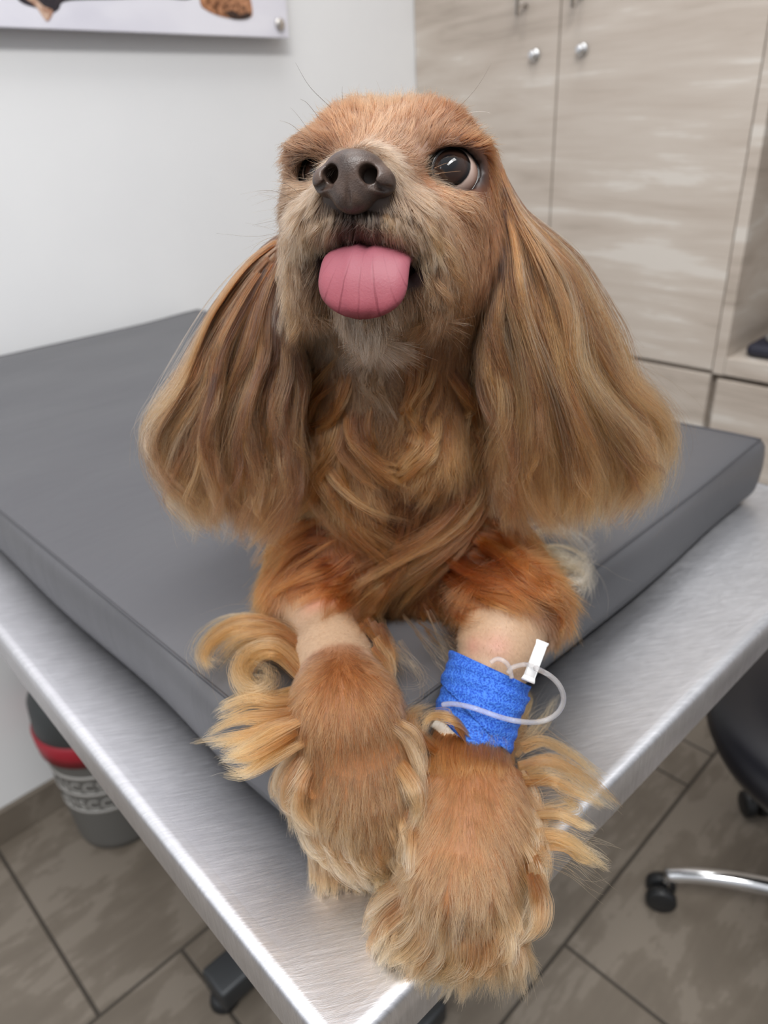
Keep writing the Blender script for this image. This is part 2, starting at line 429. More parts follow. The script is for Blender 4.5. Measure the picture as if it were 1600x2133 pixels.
def bin_text(body, z, size, ang0, mat, nm):
    cu = bpy.data.curves.new('tmp_text', 'FONT'); cu.body = body; cu.size = size; cu.extrude = .0006; cu.space_character = 1.15
    to = bpy.data.objects.new('tmp_text', cu); COL.objects.link(to)
    dg = bpy.context.evaluated_depsgraph_get(); me = bpy.data.meshes.new_from_object(to.evaluated_get(dg))
    bpy.data.objects.remove(to); 
    bmt = bmesh.new(); bmt.from_mesh(me); bmesh.ops.triangulate(bmt, faces=bmt.faces)
    bmesh.ops.subdivide_edges(bmt, edges=[e for e in bmt.edges if e.calc_length() > size * .4], cuts=1)
    for v in bmt.verts:
        r = .086 + (.0985 - .086) * ((z + v.co.y) - .02) / .242 + .0006 + v.co.z; t = ang0 + v.co.x / .098
        v.co = Vector((bc[0] + r * math.cos(t), bc[1] + r * math.sin(t), z + v.co.y))
    part(nm, bmt, mat, bn, None, smooth=False)
M_lt = plain('bin_print', (168, 166, 162), .6)
bin_text('UCCSC', .168, .034, math.radians(190), M_lt, 'lettering')
bin_text('DISCCT', .122, .034, math.radians(186), M_lt, 'lettering')
bm = bmesh.new()
for za, zb2 in ((.200, .208), (.156, .163), (.110, .117)):
    rr = lambda z: .086 + .0125 * (z - .02) / .242 + .0008
    lathe(bm, [(rr(za) - .002, za), (rr(za), za), (rr(zb2), zb2), (rr(zb2) - .002, zb2)], (bc[0], bc[1], 0), n=56)
part('stripe', bm, M_lt, bn, 'pale printed bands')

# ------------------------------------------------------------------ wheeled stool
sc_ = (.995, .065)
st = thing('stool', 'black padded swivel stool on a chrome wheeled base beside the table', 'stool', (sc_[0], sc_[1], 0))
bm = bmesh.new(); lathe(bm, [(.0005, .405), (.190, .405), (.208, .415), (.217, .435), (.215, .455), (.200, .474), (.15, .482), (.0005, .485)], (sc_[0] - .012, sc_[1] + .020, 0), n=64, closed=True)
part('seat', bm, plain('black_leatherette', (20, 20, 26), .38), st)
bm = bmesh.new(); tube(bm, [(sc_[0], sc_[1], .09), (sc_[0], sc_[1], .25), (sc_[0], sc_[1], .2501), (sc_[0], sc_[1], .405)], [.024, .024, .014, .014], 24); part('column', bm, M_chrome, st)
bm = bmesh.new(); lathe(bm, [(.03, .062), (.036, .066), (.036, .11), (.03, .118)], (sc_[0], sc_[1], 0), n=32, closed=True)
part('hub', bm, M_chrome, st)
a0 = math.atan2(.28 - sc_[1], .881 - sc_[0])
for k in range(5):
    t = a0 + 2 * math.pi * k / 5 * -1; d = Vector((math.cos(t), math.sin(t), 0)); s = Vector((-d.y, d.x, 0)); R = .245
    c0 = Vector((sc_[0], sc_[1], 0))
    bm = bmesh.new(); path = catmull([c0 + d * .02 + Vector((0, 0, .098)), c0 + d * .12 + Vector((0, 0, .098)), c0 + d * .20 + Vector((0, 0, .088)), c0 + d * (R + .006) + Vector((0, 0, .070))], 14)
    tube(bm, path, list(np.linspace(.0155, .0115, 14)), 16); 
    leg = part('leg', bm, M_chrome, st, 'curved chrome foot')
    w = bmesh.new(); cw = c0 + d * (R + .002)
    tube(w, [cw + Vector((0, 0, .066)), cw + Vector((0, 0, .045))], .006, 10)
    ct = part('caster', w, M_chrome, leg, 'chrome stem')
    w = bmesh.new(); wc = cw + d * .006 + Vector((0, 0, .0255))
    for sg in (-1, 1):
        p = [wc + s * sg * o for o in (.006, .010, .021, .024)]; tube(w, p, [.023, .025, .025, .021], 28)
    tube(w, [wc - s * .02, wc + s * .02], .010, 12)
    part('wheel', w, M_black, leg, 'black twin caster wheel')

# ------------------------------------------------------------------ dog: shape
EB = -CAMM[:, 2].copy(); EB[2] = 0; EB /= np.linalg.norm(EB)      # away from the viewer, along the dog's body
ER = np.array([EB[1], -EB[0], 0.0]); EZ = np.array([0, 0, 1.0])
DF = np.array([ER, EB, EZ])                                         # rows: dog frame axes

def P(px, py, b):
    r = ray(px, py); return CAMP + r * (b / (r @ EB))

def nrm(v): v = np.asarray(v, float); return v / np.linalg.norm(v)

def smin(a, b, k):
    h = np.clip(0.5 + 0.5 * (b - a) / k, 0, 1)
    return b * (1 - h) + a * h - k * h * (1 - h)

A0 = float((P(815, 1060, .5) - CAMP) @ ER)
def D(a, b, z): return CAMP * [1, 1, 0] + (A0 + a) * ER + b * EB + EZ * (ZM + z)

def Q(px, py, z):
    r = ray(px, py); return CAMP + r * ((ZM + z - CAMZ) / r[2])

class Ell:
    def __init__(s, c, r, R=DF, k=0.02, sub=False): s.c = np.array(c, float); s.r = np.array(r, float); s.R = R; s.k = k; s.sub = sub
    def bounds(s): m = max(s.r); return s.c - m, s.c + m
    def d(s, p):
        q = (p - s.c) @ s.R.T
        k0 = np.linalg.norm(q / s.r, axis=-1); k1 = np.linalg.norm(q / (s.r ** 2), axis=-1) + 1e-9
        return k0 * (k0 - 1) / k1
class Cone:
    def __init__(s, a, b, ra, rb, k=0.02, sub=False): s.a = np.array(a, float); s.b = np.array(b, float); s.ra = ra; s.rb = rb; s.k = k; s.sub = sub
    def bounds(s):
        m = max(s.ra, s.rb); return np.minimum(s.a, s.b) - m, np.maximum(s.a, s.b) + m
    def d(s, p):
        ab = s.b - s.a; t = np.clip(((p - s.a) @ ab) / (ab @ ab), 0, 1)
        return np.linalg.norm(p - s.a - t[..., None] * ab, axis=-1) - (s.ra + (s.rb - s.ra) * t)

def sdf(prims, p):
    """smooth union / subtraction, each primitive only worked out near itself"""
    D = np.full(len(p), 1.0)
    for q in prims:
        lo, hi = q.bounds(); m = np.all((p > lo - .035) & (p < hi + .035), 1)
        if not m.any(): continue
        v = q.d(p[m])
        D[m] = -smin(-D[m], v, q.k) if q.sub else smin(D[m], v, q.k)
    return D
def grad(prims, p, e=5e-4):
    g = np.stack([sdf(prims, p + np.eye(3)[i] * e) - sdf(prims, p - np.eye(3)[i] * e) for i in range(3)], -1)
    return g / (np.linalg.norm(g, axis=-1, keepdims=True) + 1e-12)

def surface(prims, h):
    lo = np.min([q.bounds()[0] for q in prims if not q.sub], 0) - 3 * h; hi = np.max([q.bounds()[1] for q in prims if not q.sub], 0) + 3 * h
    n = np.ceil((hi - lo) / h).astype(int) + 1
    ax = [lo[i] + h * np.arange(n[i]) for i in range(3)]
    D = np.full(n, 1.0)
    for q in prims:
        a, b = q.bounds()
        i0 = [max(0, int((a[i] - .03 - lo[i]) / h)) for i in range(3)]; i1 = [min(n[i], int((b[i] + .03 - lo[i]) / h) + 2) for i in range(3)]
        sl = tuple(slice(i0[i], i1[i]) for i in range(3))
        v = q.d(np.stack(np.meshgrid(*[ax[i][i0[i]:i1[i]] for i in range(3)], indexing='ij'), -1))
        D[sl] = -smin(-D[sl], v, q.k) if q.sub else smin(D[sl], v, q.k)
    S = D < 0
    acc = np.zeros(tuple(n - 1) + (3,)); cnt = np.zeros(tuple(n - 1))
    for axis in range(3):
        sl0 = [slice(None)] * 3; sl1 = [slice(None)] * 3; sl0[axis] = slice(0, -1); sl1[axis] = slice(1, None)
        a = D[tuple(sl0)]; b = D[tuple(sl1)]
        ii = np.argwhere((a < 0) != (b < 0)); av = a[tuple(ii.T)]; bv = b[tuple(ii.T)]
        pos = ii.astype(float); pos[:, axis] += av / (av - bv)
        o = [x for x in range(3) if x != axis]
        for d0 in (0, -1):
            for d1 in (0, -1):
                c = ii.copy(); c[:, o[0]] += d0; c[:, o[1]] += d1
                ok = np.all((c >= 0) & (c < n - 1), 1)
                np.add.at(acc, tuple(c[ok].T), pos[ok]); np.add.at(cnt, tuple(c[ok].T), 1)
    act = cnt > 0; idx = -np.ones(act.shape, int); idx[act] = np.arange(act.sum())
    V = acc[act] / cnt[act][:, None] * h + lo
    F = []
    for axis in range(3):
        sl0 = [slice(None)] * 3; sl1 = [slice(None)] * 3; sl0[axis] = slice(0, -1); sl1[axis] = slice(1, None)
        a = D[tuple(sl0)] < 0; b = D[tuple(sl1)] < 0
        ii = np.argwhere(a != b); inside = a[tuple(ii.T)]
        o = [(axis + 1) % 3, (axis + 2) % 3]
        cs = []
        for d0, d1 in ((0, 0), (-1, 0), (-1, -1), (0, -1)):
            c = ii.copy(); c[:, o[0]] += d0; c[:, o[1]] += d1; cs.append(idx[tuple(c.T)])
        q = np.stack(cs, 1); q[~inside] = q[~inside][:, ::-1]
        F.append(q)
    F = np.vstack(F)
    for _ in range(3):
        g = grad(prims, V); V = V - g * sdf(prims, V)[:, None] * 0.9
    return V, F

def mesh_obj(name, V, F, mat, root, label=None):
    me = bpy.data.meshes.new(name)
    off = np.zeros(3); b = root
    while b is not None: off += np.array(b.location); b = b.parent
    V = np.asarray(V) - off
    me.vertices.add(len(V)); me.vertices.foreach_set('co', V.astype(np.float32).ravel())
    F = np.asarray(F); k = F.shape[1]
    me.loops.add(F.size); me.loops.foreach_set('vertex_index', F.astype(np.int32).ravel())
    me.polygons.add(len(F)); me.polygons.foreach_set('loop_start', np.arange(0, F.size, k, dtype=np.int32))
    me.update(calc_edges=True)
    me.polygons.foreach_set('use_smooth', np.ones(len(F), bool)); me.materials.append(mat)
    o = bpy.data.objects.new(name, me); COL.objects.link(o); o.parent = root
    if label: o['label'] = label
    return o

# head frame
yaw, pit, rol = math.radians(14), math.radians(20), math.radians(-2)
HF = -EB * math.cos(pit) * math.cos(yaw) - ER * math.sin(yaw) * math.cos(pit) + EZ * math.sin(pit)   # forward
HR0 = np.cross(EZ, HF); HR0 /= np.linalg.norm(HR0)       # image right
HU0 = np.cross(HF, HR0); 
if HU0[2] < 0: HU0 = -HU0
HR = HR0 * math.cos(rol) + HU0 * math.sin(rol); HU = HU0 * math.cos(rol) - HR0 * math.sin(rol)
if HR @ ER < 0: HR = -HR
HM = np.array([HR, HF, HU])                                         # rows
HO = P(828, 424, .418)
def H(x, y, z): return HO + x * HR + y * HF + z * HU
def HD(p): return (np.asarray(p) - HO) @ HM.T

EYE_R = 0.0128
eyeL, eyeR = H(-.0310, .0270, .004), H(.0325, .0305, .004)
prims = [
    # torso and neck
    Ell(D(0, .66, .080), (.078, .17, .080), k=.03),
    Ell(D(0, .50, .085), (.072, .080, .088), k=.03),
    Ell(D(0, .80, .072), (.078, .09, .072), k=.03),
    Cone(H(0, -.012, -.028), P(818, 900, .455), .047, .060, k=.03),
    Cone(P(818, 900, .455), P(818, 1100, .465), .060, .066, k=.03),
    # loose skin folds of the throat
    Cone(P(765, 800, .405), P(770, 985, .402), .013, .019, k=.012),
    Cone(P(880, 800, .405), P(885, 930, .400), .014, .022, k=.012),
    # upper arms
    Cone(P(700, 1080, .46), P(652, 1222, .415), .040, .032, k=.025),
    Cone(P(955, 1080, .46), P(1055, 1248, .405), .040, .034, k=.025),
    # hind legs folded at the side
    Ell(D(-.075, .76, .052), (.035, .085, .052), k=.02), Ell(D(.075, .76, .052), (.035, .085, .052), k=.02),
    Cone(D(-.085, .72, .018), D(-.080, .60, .016), .018, .015, k=.015), Cone(D(.085, .72, .018), D(.080, .60, .016), .018, .015, k=.015),
    # left-of-picture foreleg, lying on the mat and dipping over its corner
    Cone(P(648, 1240, .410), Q(688, 1345, .0195), .0225, .0185, k=.012),
    Cone(Q(695, 1375, .020), Q(722, 1490, .020), .0225, .0255, k=.012),
    Cone(Q(722, 1490, .020), Q(746, 1620, -.012), .0255, .0290, k=.014),
    Cone(Q(746, 1620, -.012), Q(765, 1690, -.030), .0290, .0270, k=.012),
    # right-of-picture foreleg, sloping from the mat to the table corner
    Cone(Q(1062, 1265, .034), Q(1025, 1385, .018), .0300, .0205, k=.012),
    Cone(Q(1025, 1385, .018), Q(990, 1500, -.004), .0205, .0190, k=.010),
    Cone(Q(990, 1570, -.014), Q(980, 1730, -.033), .0250, .0305, k=.014),
    Cone(Q(980, 1730, -.033), Q(960, 1830, -.036), .0305, .0280, k=.012),
    # skull
    Ell(H(0, -.004, .006), (.0455, .050, .0395), HM, k=.02),
    Ell(H(-.018, .018, .020), (.024, .024, .020), HM, k=.012), Ell(H(.018, .018, .020), (.024, .024, .020), HM, k=.012),
    Ell(H(-.034, .012, -.022), (.020, .034, .030), HM, k=.02), Ell(H(.034, .012, -.022), (.020, .034, .030), HM, k=.02),
    # muzzle
    Cone(H(0, .030, -.006), H(0, .069, -.0125), .0235, .0170, k=.016),
    Ell(H(-.0165, .052, -.0235), (.0180, .027, .0160), HM, k=.010), Ell(H(.0165, .052, -.0235), (.0180, .027, .0160), HM, k=.010),
    Ell(H(-.0285, .036, -.040), (.0145, .026, .022), HM, k=.012), Ell(H(.0285, .036, -.040), (.0145, .026, .022), HM, k=.012),
    # brow ridges and lids
    Ell(H(-.0310, .0335, .0150), (.0165, .0125, .0085), HM, k=.008), Ell(H(.0310, .0335, .0150), (.0165, .0125, .0085), HM, k=.008),
    Ell(H(-.0300, .0365, -.0115), (.0165, .012, .010), HM, k=.008), Ell(H(.0300, .0365, -.0115), (.0165, .012, .010), HM, k=.008),
    Ell(H(-.0430, .024, .002), (.0075, .013, .015), HM, k=.008), Ell(H(.0430, .024, .002), (.0075, .013, .015), HM, k=.008),
    # lower jaw, chin
    Cone(H(0, .010, -.052), H(0.002, .050, -.0540), .026, .0175, k=.012),
    # mouth opening, eye sockets
    Ell(H(0.003, .060, -.0405), (.0225, .034, .0070), HM, k=.004, sub=True),
    Ell(eyeL + HF * .004, (EYE_R + .0002,) * 3, HM, k=.003, sub=True), Ell(eyeR + HF * .004, (EYE_R + .0002,) * 3, HM, k=.003, sub=True),
]
# toes of both forepaws
def paw(c, fwd, right, up, w, k=.007, drop=.0):
    out = []
    for i, (x, y) in enumerate(((-.75, -.25), (-.28, .05), (.28, .05), (.75, -.25))):
        a = c + right * x * w * .62 + fwd * (y * .02); b = c + right * x * w * .95 + fwd * (.021 + y * .02) - up * .009
        out.append(Cone(a, b, .0125, .0105, k=k))
    return out
fw1 = nrm(Q(785, 1790, -.046) - Q(746, 1620, -.020)); rt1 = nrm(ER - fw1 * (ER @ fw1)); up1 = np.cross(rt1, fw1); up1 *= np.sign(up1[2])
fw2 = nrm(Q(940, 1950, -.044) - Q(972, 1760, -.036)); rt2 = nrm(ER - fw2 * (ER @ fw2)); up2 = np.cross(rt2, fw2); up2 *= np.sign(up2[2])
prims += paw(Q(775, 1700, -.036), fw1, rt1, up1, .032) + paw(Q(955, 1850, -.040), fw2, rt2, up2, .034)

# skin material: base colour from a point attribute laid out below
def skin_mat():
    m = NT('dog_skin'); a = m.n('ShaderNodeAttribute'); a.attribute_name = 'coat'
    f = m.noise(m.coords(), 500, 3); mx = m.n('ShaderNodeMixRGB', blend_type='MULTIPLY'); mx.inputs[0].default_value = .35
    m.l(a.outputs['Color'], mx.inputs[1]); m.l(m.ramp(f, [(.3, (200, 190, 185)), (.7, (255, 255, 255))]), mx.inputs[2])
    m.l(mx.outputs[0], m.b.inputs['Base Color']); m.set(Roughness=.55); m.b.inputs['Subsurface Weight'].default_value = 0.0
    m.bump(f, .15, .0005); return m.m
M_skin = skin_mat()

dog = thing('dog', 'golden red spaniel lying on the mat, tongue out, forepaws over the table corner', 'dog', tuple(D(0, .6, 0)))
BV, BF = surface(prims, .003)
_on = ((BV[:, 0] > .1465) & (BV[:, 1] > .2155)).astype(float)
_deep = (_on > .5) & (BV[:, 2] < ZM - .014) & ((BV[:, 0] < .185) | (BV[:, 1] < .250))
_dx, _dy = BV[:, 0] - .1462, BV[:, 1] - .2152; _deep &= np.minimum(_dx, _dy) < .014
BV[:, 0] = np.where(_deep & (_dx < _dy), .1462, BV[:, 0]); BV[:, 1] = np.where(_deep & (_dx >= _dy), .2152, BV[:, 1])
BV[:, 2] = np.maximum(BV[:, 2], ZT + .0012 + (ZM + .0022 - ZT) * ((_on > .5) & ~_deep))
_ed = np.vstack([BF[:, [0, 1]], BF[:, [1, 2]], BF[:, [2, 3]], BF[:, [3, 0]]]); _cr = (BV[:, 0] < .22) & (BV[:, 1] < .29) & (BV[:, 0] > .12) & (BV[:, 1] > .19) & (BV[:, 2] < ZM + .012)
for _ in range(14):
    _ac = np.zeros_like(BV); _ct = np.zeros(len(BV)); np.add.at(_ac, _ed[:, 0], BV[_ed[:, 1]]); np.add.at(_ct, _ed[:, 0], 1)
    BV = np.where(_cr[:, None], BV * .4 + .6 * _ac / _ct[:, None], BV)
_in = (BV[:, 0] > .1465) & (BV[:, 1] > .2155) & (BV[:, 2] < ZM + .0022) & _cr      # out of the mat the short way
_up, _ax, _ay = ZM + .0022 - BV[:, 2], BV[:, 0] - .1462, BV[:, 1] - .2152; _mn = np.minimum(np.minimum(_up, _ax), _ay)
BV[:, 2] = np.where(_in & (_mn == _up), ZM + .0022, BV[:, 2]); BV[:, 0] = np.where(_in & (_mn == _ax), .1462, BV[:, 0]); BV[:, 1] = np.where(_in & (_mn == _ay), .2152, BV[:, 1])
# the clipped leg is pressed in a little under its bandage
_a0, _a1 = Q(1025, 1385, .018), Q(990, 1500, -.004); _ad = nrm(_a1 - _a0); _t = (BV - _a0) @ _ad
_rv = BV - _a0 - _t[:, None] * _ad; _r = np.linalg.norm(_rv, axis=1)
_lim = .0207 - .0015 * np.clip(_t / np.linalg.norm(_a1 - _a0), 0, 1) + .0002
_m = (_t > -.008) & (_t < .052) & (_r > _lim) & (_r < .034)
_w = np.clip(np.minimum((_t + .008) / .006, (.052 - _t) / .006), 0, 1)
BV = np.where(_m[:, None], _a0 + _t[:, None] * _ad + _rv * (1 - _w * (1 - _lim / np.maximum(_r, 1e-5)))[:, None], BV)
body = mesh_obj('body', BV, BF, M_skin, dog)
BVH = BVHTree.FromPolygons([tuple(v) for v in BV], [tuple(int(i) for i in f) for f in BF])

# ---- eyes
def eye_mat(nm, white):
    m = NT(nm); tc = m.n('ShaderNodeTexCoord'); sp = m.n('ShaderNodeSeparateXYZ'); m.l(tc.outputs['Object'], sp.inputs[0])
    # distance from the gaze axis (object +Z), eye radius 1
    cb = m.n('ShaderNodeCombineXYZ'); m.l(sp.outputs[0], cb.inputs[0]); m.l(sp.outputs[1], cb.inputs[1])
    ln = m.n('ShaderNodeVectorMath', operation='LENGTH'); m.l(cb.outputs[0], ln.inputs[0])
    fz = m.n('ShaderNodeMath', operation='GREATER_THAN'); m.l(sp.outputs[2], fz.inputs[0]); fz.inputs[1].default_value = 0
    nz = m.noise(m.coords((40, 40, 4)), 6, 3)
    ad = m.n('ShaderNodeMath', operation='MULTIPLY_ADD'); m.l(nz, ad.inputs[0]); ad.inputs[1].default_value = .0009; m.l(ln.outputs['Value'], ad.inputs[2])
    mr = m.n('ShaderNodeMapRange'); m.l(ad.outputs[0], mr.inputs[0]); mr.inputs[1].default_value = 0; mr.inputs[2].default_value = EYE_R
    c = m.ramp(mr.outputs[0], [(0.0, (10, 11, 14)), (0.30, (12, 12, 15)), (0.40, (34, 23, 19)), (0.62, (46, 31, 25)), (0.72, (16, 13, 13)), (0.76, (14, 12, 12)), (0.80, white), (1.0, (150, 118, 104))])
    m.l(c, m.b.inputs['Base Color']); m.set(Roughness=.03, IOR=1.42); return m.m
M_eye = eye_mat('dog_eye', (176, 156, 146))
M_lid = NT('eyelid_skin'); M_lid.set(Base_Color=L4((17, 13, 13)), Roughness=.38); _f = M_lid.noise(M_lid.coords(), 300, 3); M_lid.bump(_f, .25, .0006); M_lid = M_lid.m
M_lid2 = M_lid
def eye(c, gaze, upv, lab, side):
    z = nrm(gaze); x = nrm(np.cross(upv, z)); y = np.cross(z, x)
    bm = bmesh.new(); bmesh.ops.create_uvsphere(bm, u_segments=64, v_segments=40, radius=EYE_R)
    for v in bm.verts:      # cornea bulge
        r = math.hypot(v.co.x, v.co.y)
        if v.co.z > 0 and r < EYE_R * .72: v.co.z += .0011 * (1 - (r / (EYE_R * .72)) ** 2)
    o = obj('eye', bm, M_eye, dog); o['label'] = lab
    R = Matrix([[x[i], y[i], z[i]] for i in range(3)]).to_4x4()
    o.matrix_local = Matrix.Translation(Vector(c - np.array(dog.location))) @ R
    return o
def eyelid(c, gaze, upv, root, a_out, a_in, up_h, lo_h, wide, lab):
    """ring of lid skin with an almond opening, hugging the eyeball"""
    z = nrm(gaze); x = nrm(np.cross(upv, z)); y = np.cross(z, x)
    n = 72; rows = 9; V = []; F = []
    for i in range(n):
        t = 2 * math.pi * i / n; ct, s_ = math.cos(t), math.sin(t)
        hx = (a_out if ct > 0 else a_in) * abs(ct) ** .9 * (1 if ct > 0 else -1)
        hy = (up_h if s_ > 0 else lo_h) * abs(s_) ** 1.1 * (1 if s_ > 0 else -1)
        rho = math.hypot(hx, hy); ang = math.atan2(hy, hx)
        for j in range(rows):
            f = j / (rows - 1); r_ = rho + (wide - rho) * f
            lift = .0002 + .0013 * math.sin(min(1, f * 3.2) * math.pi / 2) - .0022 * max(0, f - .3)
            if j == 0: lift = -.0004
            rad = EYE_R + lift
            d = (x * math.cos(ang) + y * math.sin(ang)) * math.sin(r_) + z * math.cos(r_)
            V.append(c + d * rad)
    for i in range(n):
        for j in range(rows - 1):
            a = i * rows + j; b = ((i + 1) % n) * rows + j; F.append((a, b, b + 1, a + 1))
    return mesh_obj('eyelid', np.array(V), np.array(F), M_lid, root, lab)
cR, cL = eyeR + HF * .0015, eyeL - HF * .0010
eyeup = HU; CAMR0, CAMU0 = CAMM[:, 0], CAMM[:, 1]
gzR = nrm(nrm(CAMP - cR) + CAMU0 * .46 - CAMR0 * .08); gzL = gzR
lidR = nrm(HF * .95 + HR * .42 + HU * .16); lidL = nrm(HF * .95 - HR * .42 + HU * .16)
eR_ = eye(cR, gzR, eyeup, 'large dark brown eye with the white showing below', 1)
eL_ = eye(cL, gzL, eyeup, 'dark eye half hidden behind the muzzle', -1)
tiltR = nrm(HU * math.cos(.30) + HR * math.sin(.30) * -1); tiltL = nrm(HU * math.cos(.30) + HR * math.sin(.30))
eyelid(cR, lidR, tiltR, dog, .98, .95, .78, 1.04, 1.20, 'dark rim of the open eye')
eyelid(cL, lidL, tiltL, dog, .60, .60, .42, .34, 1.16, 'dark rim of the far eye')

# ---- nose leather
def N(x, y, z): return H(x, .0830 + y, -.0120 + z)
np_ = [Ell(N(0, 0, 0), (.0150, .0120, .0090), HM, k=.003), Ell(N(0, .0005, .0045), (.0115, .0115, .0068), HM, k=.004),
       Ell(N(-.0116, .0015, -.0012), (.0060, .0088, .0058), HM, k=.002), Ell(N(.0116, .0015, -.0012), (.0060, .0088, .0058), HM, k=.002),
       Ell(N(0, .0022, -.0062), (.0092, .0085, .0078), HM, k=.003),
       Cone(N(-.0084, .016, -.0010), N(-.0072, -.002, .0014), .0041, .0030, k=.0012, sub=True), Cone(N(.0084, .016, -.0010), N(.0072, -.002, .0014), .0041, .0030, k=.0012, sub=True),
       Cone(N(-.0088, .0092, -.0038), N(-.0178, .0030, -.0050), .0019, .0013, k=.001, sub=True), Cone(N(.0088, .0092, -.0038), N(.0178, .0030, -.0050), .0019, .0013, k=.001, sub=True),
       Cone(N(0, .0126, -.0030), N(0, .0070, -.0150), .0009, .0012, k=.0010, sub=True)]
m = NT('nose_leather'); vv = m.n('ShaderNodeTexVoronoi'); vv.inputs['Scale'].default_value = 1500; m.l(m.coords(), vv.inputs['Vector'])
_n = m.noise(m.coords(), 160, 4)
m.l(m.ramp(_n, [(.3, (52, 41, 37)), (.7, (84, 67, 58))]), m.b.inputs['Base Color']); m.set(Roughness=.42)
sm_ = m.n('ShaderNodeMath', operation='ADD'); m.l(vv.outputs['Distance'], sm_.inputs[0]); m.l(_n, sm_.inputs[1]); m.bump(sm_.outputs[0], .20, .0005); M_nose = m.m
NV, NF = surface(np_, .0006)
nose = mesh_obj('nose', NV, NF, M_nose, dog, 'dark brown nose leather')

# ---- tongue: swept from inside the mouth, over the lip and down
def tongue_mat():
    m = NT('tongue'); uv = m.n('ShaderNodeAttribute'); uv.attribute_name = 'tuv'
    sp = m.n('ShaderNodeSeparateXYZ'); m.l(uv.outputs['Vector'], sp.inputs[0])
    # radial creases: angle about a point up inside the mouth
    a = m.n('ShaderNodeMath', operation='DIVIDE'); m.l(sp.outputs[0], a.inputs[0]); 
    b = m.n('ShaderNodeMath', operation='ADD'); m.l(sp.outputs[1], b.inputs[0]); b.inputs[1].default_value = -.18; m.l(b.outputs[0], a.inputs[1])
    nz = m.noise(uv.outputs['Vector'], 5, 3); w = m.n('ShaderNodeMath', operation='MULTIPLY_ADD'); m.l(nz, w.inputs[0]); w.inputs[1].default_value = .16; m.l(a.outputs[0], w.inputs[2])
    s = m.n('ShaderNodeMath', operation='MULTIPLY'); m.l(w.outputs[0], s.inputs[0]); s.inputs[1].default_value = 10.5
    c = m.n('ShaderNodeMath', operation='COSINE'); 
    off = m.n('ShaderNodeMath', operation='ADD'); m.l(s.outputs[0], off.inputs[0]); off.inputs[1].default_value = -10.5 * .08; m.l(off.outputs[0], c.inputs[0])
    cr = m.n('ShaderNodeMapRange'); m.l(c.outputs[0], cr.inputs[0]); cr.inputs[1].default_value = .88; cr.inputs[2].default_value = 1.0; cr.inputs[3].default_value = 0; cr.inputs[4].default_value = 1
    vr = m.n('ShaderNodeMapRange'); m.l(sp.outputs[1], vr.inputs[0]); vr.inputs[1].default_value = .48; vr.inputs[2].default_value = .78
    n3 = m.noise(uv.outputs['Vector'], 3.5, 2)
    k0 = m.n('ShaderNodeMath', operation='MULTIPLY'); m.l(cr.outputs[0], k0.inputs[0]); m.l(vr.outputs[0], k0.inputs[1])
    k = m.n('ShaderNodeMath', operation='MULTIPLY'); m.l(k0.outputs[0], k.inputs[0]); 
    n3r = m.n('ShaderNodeMapRange'); m.l(n3, n3r.inputs[0]); n3r.inputs[1].default_value = .35; n3r.inputs[2].default_value = .6; m.l(n3r.outputs[0], k.inputs[1])
    n2 = m.noise(m.coords(), 900, 3, .6)
    base = m.ramp(sp.outputs[1], [(.25, (118, 66, 78)), (.55, (142, 78, 90)), (.85, (148, 74, 84)), (1.0, (112, 38, 48))])
    mx = m.n('ShaderNodeMixRGB', blend_type='MULTIPLY'); m.l(k.outputs[0], mx.inputs[0]); m.l(base, mx.inputs[1]); mx.inputs[2].default_value = L4((214, 186, 194))
    m.l(mx.outputs[0], m.b.inputs['Base Color']); m.set(Roughness=.56); m.b.inputs['Subsurface Weight'].default_value = .15; m.b.inputs['Subsurface Radius'].default_value = (.004, .0015, .001)
    h = m.n('ShaderNodeMath', operation='MULTIPLY_ADD'); m.l(k.outputs[0], h.inputs[0]); h.inputs[1].default_value = -.7; m.l(n2, h.inputs[2])
    m.bump(h.outputs[0], .28, .0005); return m.m
M_tongue = tongue_mat()
